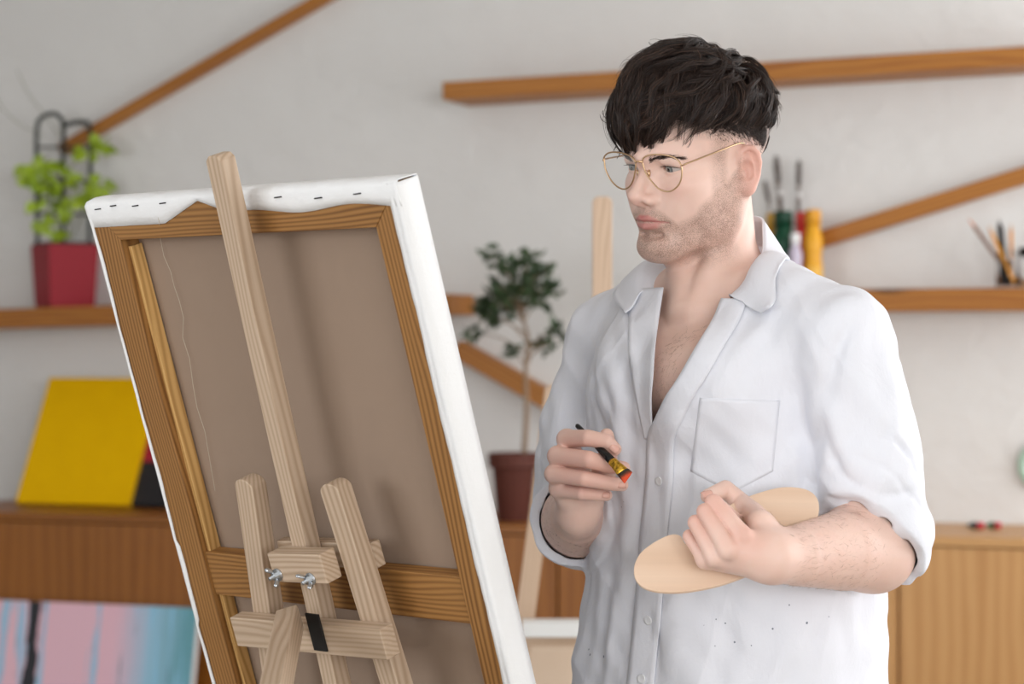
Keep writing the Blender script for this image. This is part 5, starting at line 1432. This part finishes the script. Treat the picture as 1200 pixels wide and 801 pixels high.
# --- paint bottles, brushes on the right shelf
zr = SHZ_R(930); Yb = wpt(930, 300, .11).y; sb = Yb / F_PX
def bottle(px, off, w, h, neck, cols, label, cap=None, capcol=None):
    p = shelf_pt(px, off, zr); R = w * sb / 2; H = h * sb; Nn = neck * sb / 2
    root = empty('paint_bottle', p, label, 'bottle', 'paint bottles on the right shelf'); M_ = Matrix.Translation(p)
    mt = plain('bottle_' + str(px), cols[0], .3)
    prof = [(0, 0), (R * .94, 0), (R, .004), (R, H * .30), (R * .90, H * .36), (R * .90, H * .46), (R, H * .52), (R, H * .62), (R * .86, H * .70), (Nn, H * .76), (Nn, H * .82), (0, H * .82)]
    mb = MB(); mb.lathe(prof, 28); mb.build('body', mt, root, M_, smooth=True)
    mb = MB(); mb.lathe([(0, H * .80), (Nn * 1.12, H * .80), (Nn * 1.12, H * .985), (Nn * 1.0, H), (0, H)], 24); mb.build('cap', plain('cap_' + str(px), cols[1], .35), root, M_, smooth=True)
    if len(cols) > 2:
        mb = MB(); mb.lathe([(R * 1.004, H * .04), (R * 1.006, H * .05), (R * 1.006, H * .27), (R * 1.004, H * .28)], 28); mb.build('label', plain('label_' + str(px), cols[2], .6), root, M_, smooth=True)
    return root
bottle(906, .05, 20, 92, 15, ((190, 140, 40), (206, 160, 60)), 'ochre paint bottle at the left end of the bottle row on the shelf')
bottle(918, .12, 28, 93, 20, ((12, 66, 44), (16, 60, 42), (30, 90, 66)), 'dark green paint bottle on the shelf behind the man\'s collar')
bottle(932, .16, 16, 66, 10, ((206, 196, 214), (244, 244, 246)), 'small white capped paint bottle between the green and the red bottles')
bottle(941, .09, 20, 92, 16, ((214, 58, 50), (216, 66, 58), (236, 220, 216)), 'red paint bottle on the shelf beside the yellow one')
bottle(953, .12, 22, 94, 16, ((232, 168, 40), (226, 160, 50), (240, 190, 90)), 'yellow paint bottle at the right end of the bottle row on the shelf')
m_hand = plain('brush_handle_grey', (112, 104, 100), .5); m_ferr = plain('brush_ferrule', (176, 172, 170), .3, Metallic=.8); m_hog = plain('brush_hair', (96, 88, 84), .8)
# jar behind the bottles that holds the brushes
def brush_up(px0, py0, px1, py1, off, label, wid=7, tipc=None, name='paint_brush', hair=True):
    a = wpt(px0, py0, off); b = wpt(px1, py1, off); d = (b - a); L = d.length; d.normalize()
    y = W_OUT.cross(d).normalized(); z = d.cross(y); root = empty(name, a, label, 'brush', 'brushes in the jar behind the bottles'); fm = frame_m(a, y, z, d); r = wid * a.y / F_PX / 2
    mb = MB(); mb.lathe([(0, 0), (r * .5, 0), (r * .62, L * .2), (r * .72, L * .66), (0, L * .66)], 12); mb.build('handle', m_hand, root, fm, smooth=True)
    mb = MB(); mb.lathe([(r * .74, L * .62), (r * .8, L * .80), (0, L * .80)], 12); mb.build('ferrule', m_ferr, root, fm, smooth=True)
    mb = MB(); mb.lathe([(r * .8, L * .79), (r * 1.0, L * .88), (r * .8, L * .97), (0, L)], 12); mb.build('bristles', tipc or m_hog, root, fm, smooth=True)
    return root
jp = shelf_pt(921, .05, zr)
jar = empty('brush_jar', jp, 'jar of brushes standing behind the green paint bottle', 'jar')
mb = MB(); mb.lathe([(0, 0), (.028, 0), (.030, .004), (.030, .19), (.028, .192), (.026, .19), (.026, .006), (0, .006)], 28); mb.build('glass', plain('jar_white', (222, 222, 220), .2), jar, Matrix.Translation(jp), smooth=True)
brush_up(921, 330, 896, 210, .05, 'grey brush leaning furthest left in the jar behind the bottles', 6)
brush_up(923, 330, 909.5, 181, .05, 'tall grey brush in the middle of the jar behind the bottles', 8)
brush_up(934, 330, 936.5, 186, .04, 'upright grey brush behind the red paint bottle', 7)
# --- pencil jar at the right
zq = SHZ_R(1180); pj = shelf_pt(1180, .12, zq); sj = pj.y / F_PX
m_glass = NT('jar_glass'); m_glass.p(Base_Color=(1, 1, 1, 1), Roughness=.05, IOR=1.2); m_glass.b.inputs['Transmission Weight'].default_value = 1.0; m_glass = m_glass.mat
jar = empty('pencil_jar', pj, 'glass jar with pencils and a black marker on the right shelf', 'jar')
mb = MB(); R = 12.5 * sj; H = 42 * sj
mb.lathe([(0, 0), (R, 0), (R * 1.02, .003), (R, H * .86), (R * .94, H), (R * .90, H), (R * .94, H * .85), (R * .95, .006), (0, .006)], 32); mb.build('glass', m_glass, jar, Matrix.Translation(pj), smooth=True)
mb = MB(); mb.lathe([(0, .007), (R * .55, .007), (R * .6, H * .8), (0, H * .8)], 20); mb.build('dark_insert', m_black, jar, Matrix.Translation(pj + V((-.004, 0, 0))), smooth=True)
def pencil(p0, p1, off, w, col, label, name='pencil', tip=None):
    a = wpt(*p0, off); b = wpt(*p1, off); d = b - a; L = d.length; d.normalize(); y = W_OUT.cross(d).normalized(); z = d.cross(y); r = w * sj / 2
    root = empty(name, a, label, name.replace('_', ' '), 'pencils in the glass jar' if name == 'pencil' else None); fm = frame_m(a, y, z, d)
    mb = MB(); mb.lathe([(0, 0), (r, 0), (r, L * .86), (r * .85, L * .88), (0, L * .88)], 6); mb.build('shaft', plain('pencil_' + str(p1[0]), col, .45), root, fm)
    mb = MB(); mb.lathe([(r * .85, L * .87), (r * .2, L), (0, L)], 10); mb.build('tip', plain('ptip_' + str(p1[0]), tip or (206, 160, 120), .6), root, fm, smooth=True)
pencil((1187, 328), (1135, 256), .12, 4.5, (128, 84, 58), 'reddish-brown pencil leaning far left out of the glass jar', tip=(214, 140, 104))
pencil((1188, 330), (1158, 264), .145, 4.2, (222, 150, 40), 'orange pencil leaning left in the glass jar')
pencil((1185, 330), (1185, 262), .095, 4.2, (226, 152, 62), 'upright orange pencil at the right side of the glass jar')
pencil((1178, 330), (1171, 258), .12, 8, (24, 24, 28), 'thick black marker standing in the glass jar', 'marker', tip=(24, 24, 28))
gp = shelf_pt(1206, .12, zq); gj = empty('glass_jar', gp, 'small clear jar with a dark lid at the right end of the shelf', 'jar')
mb = MB(); mb.lathe([(0, 0), (.030, 0), (.032, .004), (.032, .075), (.026, .085), (.026, .095), (.024, .095), (.024, .085), (.029, .074), (.029, .006), (0, .006)], 32); mb.build('glass', m_glass, gj, Matrix.Translation(gp), smooth=True)
mb = MB(); mb.lathe([(0, .088), (.0285, .088), (.0285, .112), (.026, .115), (0, .115)], 28); mb.build('lid', m_black, gj, Matrix.Translation(gp), smooth=True)
# --- paint tubes on the right cabinet
for (xa, xb, off, col, lab) in ((1132, 1153, .22, (64, 62, 60), 'grey paint tube with red cap, the left one on the right cabinet'), (1154, 1173, .20, (66, 92, 58), 'green paint tube with red cap, the right one on the right cabinet')):
    a = wz(wpt(xa, 618, off), CABZ + .011); b = wz(wpt(xb, 618, off), CABZ + .011); d = b - a; L = d.length; d.normalize(); y = UP.cross(d).normalized()
    root = empty('paint_tube', wz(a, CABZ), lab, 'tube', 'paint tubes on the right cabinet'); fm = frame_m(a, d, y, UP)
    mb = MB(); G = []
    for i in range(9):
        t = i / 8; w = .0125; h = .0012 + .0095 * min(t * 1.5, 1); row = []
        for j in range(16):
            q = 2 * math.pi * j / 16; row.append(V((L * .62 * t, w * math.cos(q) * (1 - .1 * t), h * math.sin(q))))
        G.append(row)
    mb.grid(G, wrap=True); mb.build('body', plain('tube' + str(xa), col, .4), root, fm, smooth=True)
    mb = MB(); mb.tube([(L * .60, 0, 0), (L * .66, 0, 0), (L * .68, 0, 0), (L, 0, 0)], [.0108, .006, .0098, .0092], 16); mb.build('cap', plain('tubecap' + str(xa), (196, 24, 52), .4), root, fm, smooth=True)
# --- round plate on the wall at the right edge
pp = wpt(1224, 545, .0); mb = MB(); mb.lathe([(0, .006), (.045, .006), (.052, .012), (.072, .020), (.074, .018), (.05, .004), (.02, .0), (0, 0)], 40)
m_pl = NT('glazed_plate'); _tc = m_pl.n('ShaderNodeTexCoord'); _sx = m_pl.n('ShaderNodeVectorMath', operation='LENGTH'); m_pl.t.links.new(_tc.outputs['Object'], _sx.inputs[0])
m_pl.p(Base_Color=m_pl.ramp(m_pl.math('MULTIPLY', _sx.outputs[1], 12.), [(.55, S((236, 238, 236))), (.7, S((150, 182, 160))), (.86, S((170, 196, 178)))]), Roughness=.25)
tag(mb.build('wall_plate', m_pl.mat, None, frame_m(pp, W_DIR, UP, W_OUT), smooth=True), 'round white plate with green rim hung on the wall above the right cabinet', 'plate')

# --- second easel behind the man
YE = 4.6
e2 = empty('studio_easel', (at(706, 600, YE).x, YE, 0), 'second wooden easel standing empty behind the man', 'easel')
def bar2(name, pts, wpx, y0, t, round_top=True):
    a = at(*pts[0], y0); b = at(*pts[1], y0 + (0.06 if name == 'leg' else 0.0)); d = b - a; d.normalize(); L = (a.z - 0) / -d.z if name in ('leg', 'rear_leg') else (b - a).length
    n = V((0, -1, 0)); y = n.cross(d).normalized(); n = d.cross(y); w = wpx * y0 / F_PX
    out = [(0, w * .3), (0, -w * .3), (w * .2, -w / 2), (L, -w / 2), (L, w / 2), (w * .2, w / 2)] if round_top else [(0, w/2), (0, -w/2), (L, -w/2), (L, w/2)]
    mb = MB(); mb.prism(out, -t, 0); return mb.build(name, m_pale, e2, frame_m(a, d, y, n), bevel=.002)
m_pale = wood('pale_beech', (222, 194, 168), (214, 184, 156), (198, 166, 138), 50, .55, contrast=.6)
bar2('mast', ((706, 230), (706, 800)), 23, YE + .03, .022)
bar2('leg', ((650, 453), (611, 760)), 22, YE, .024)
bar2('leg', ((762, 453), (801, 760)), 22, YE, .024)
bar2('crossbar', ((606, 749), (806, 749)), 17, YE - .005, .03, False)
mb = MB(); a = at(612, 738, YE - .06); b = at(800, 738, YE - .06); mb.box(0, (b - a).length, -.0, .07, -.014, .014); mb.build('tray', m_white, e2, frame_m(a, V((1, 0, 0)), V((0, 1, 0)), UP), bevel=.002)
a = at(706, 720, YE + .06); mb = MB(); L = a.z / math.cos(.42); mb.box(0, L, -.016, .016, 0, .022); d = V((0, math.sin(.42), -math.cos(.42))); y = V((1, 0, 0)); mb.build('rear_leg', m_pale, e2, frame_m(a, d, y, d.cross(y)), bevel=.002)
m_beige = cloth('beige_cloth', (214, 190, 166), (222, 200, 178), 600)
pa = at(600, 758, YE + .56); pb = at(800, 758, YE + .56); hh = pa.z
pr = empty('beige_canvas', (pa + pb) / 2 * 1.0, 'pale beige canvas panel standing low behind the second easel', 'canvas'); pr.location.z = 0; WM[pr.name] = Matrix.Translation(V(((pa.x + pb.x) / 2, pa.y, 0)))
mb = MB(); mb.box(pa.x, pb.x, YE + .56, YE + .585, .0, hh); mb.build('stretched_cloth', m_beige, pr, None, bevel=.003)
# ------------------------------------------------------------------ light and camera
def area(name, loc, rot, sx, sy, power, col=(1, 1, 1)):
    l = bpy.data.lights.new(name, 'AREA'); l.shape = 'RECTANGLE'; l.size = sx; l.size_y = sy; l.energy = power; l.color = col
    o = bpy.data.objects.new(name, l); COL.objects.link(o); o.location = loc; o.rotation_euler = rot; return o
area('window_daylight', (WX + .02, 4.25, 1.8), (0, math.radians(90), 0), 2.1, 3.9, 92, (.985, .99, 1))
area('rear_added_fill', ((fx0 + fx1) / 2, FY - .02, 1.82), (math.radians(90), 0, 0), 3.05, 2.0, 130, (.96, .98, 1))  # added front fill, set at the unseen rear opening
area('left_added_fill', (-5.02, -.5, 1.82), (0, math.radians(-90), 0), 2.0, 3.7, 105, (.9, .95, 1))  # added cool fill for the shaded left sides
w = bpy.data.worlds.new('sky'); scene.world = w; w.use_nodes = True
bg = w.node_tree.nodes['Background']; bg.inputs[0].default_value = (.9, .95, 1, 1); bg.inputs[1].default_value = 1.4
cam = bpy.data.cameras.new('camera'); co = bpy.data.objects.new('camera', cam); COL.objects.link(co)
cam.sensor_width = 36; cam.lens = F_PX / 1200 * 36; co.location = (0, 0, EYE); co.rotation_euler = (math.pi / 2, 0, 0)
cam.clip_start = .05; cam.clip_end = 60
cam.dof.use_dof = True; cam.dof.focus_distance = 2.71; cam.dof.aperture_fstop = 5.6
scene.camera = co
vs = scene.view_settings; vs.view_transform = 'Standard'; vs.look = 'None'; vs.gamma = 1; vs.exposure = 0.02; vs.use_curve_mapping = False
scene.cycles.use_denoising = True
scene.cycles.max_bounces = 8
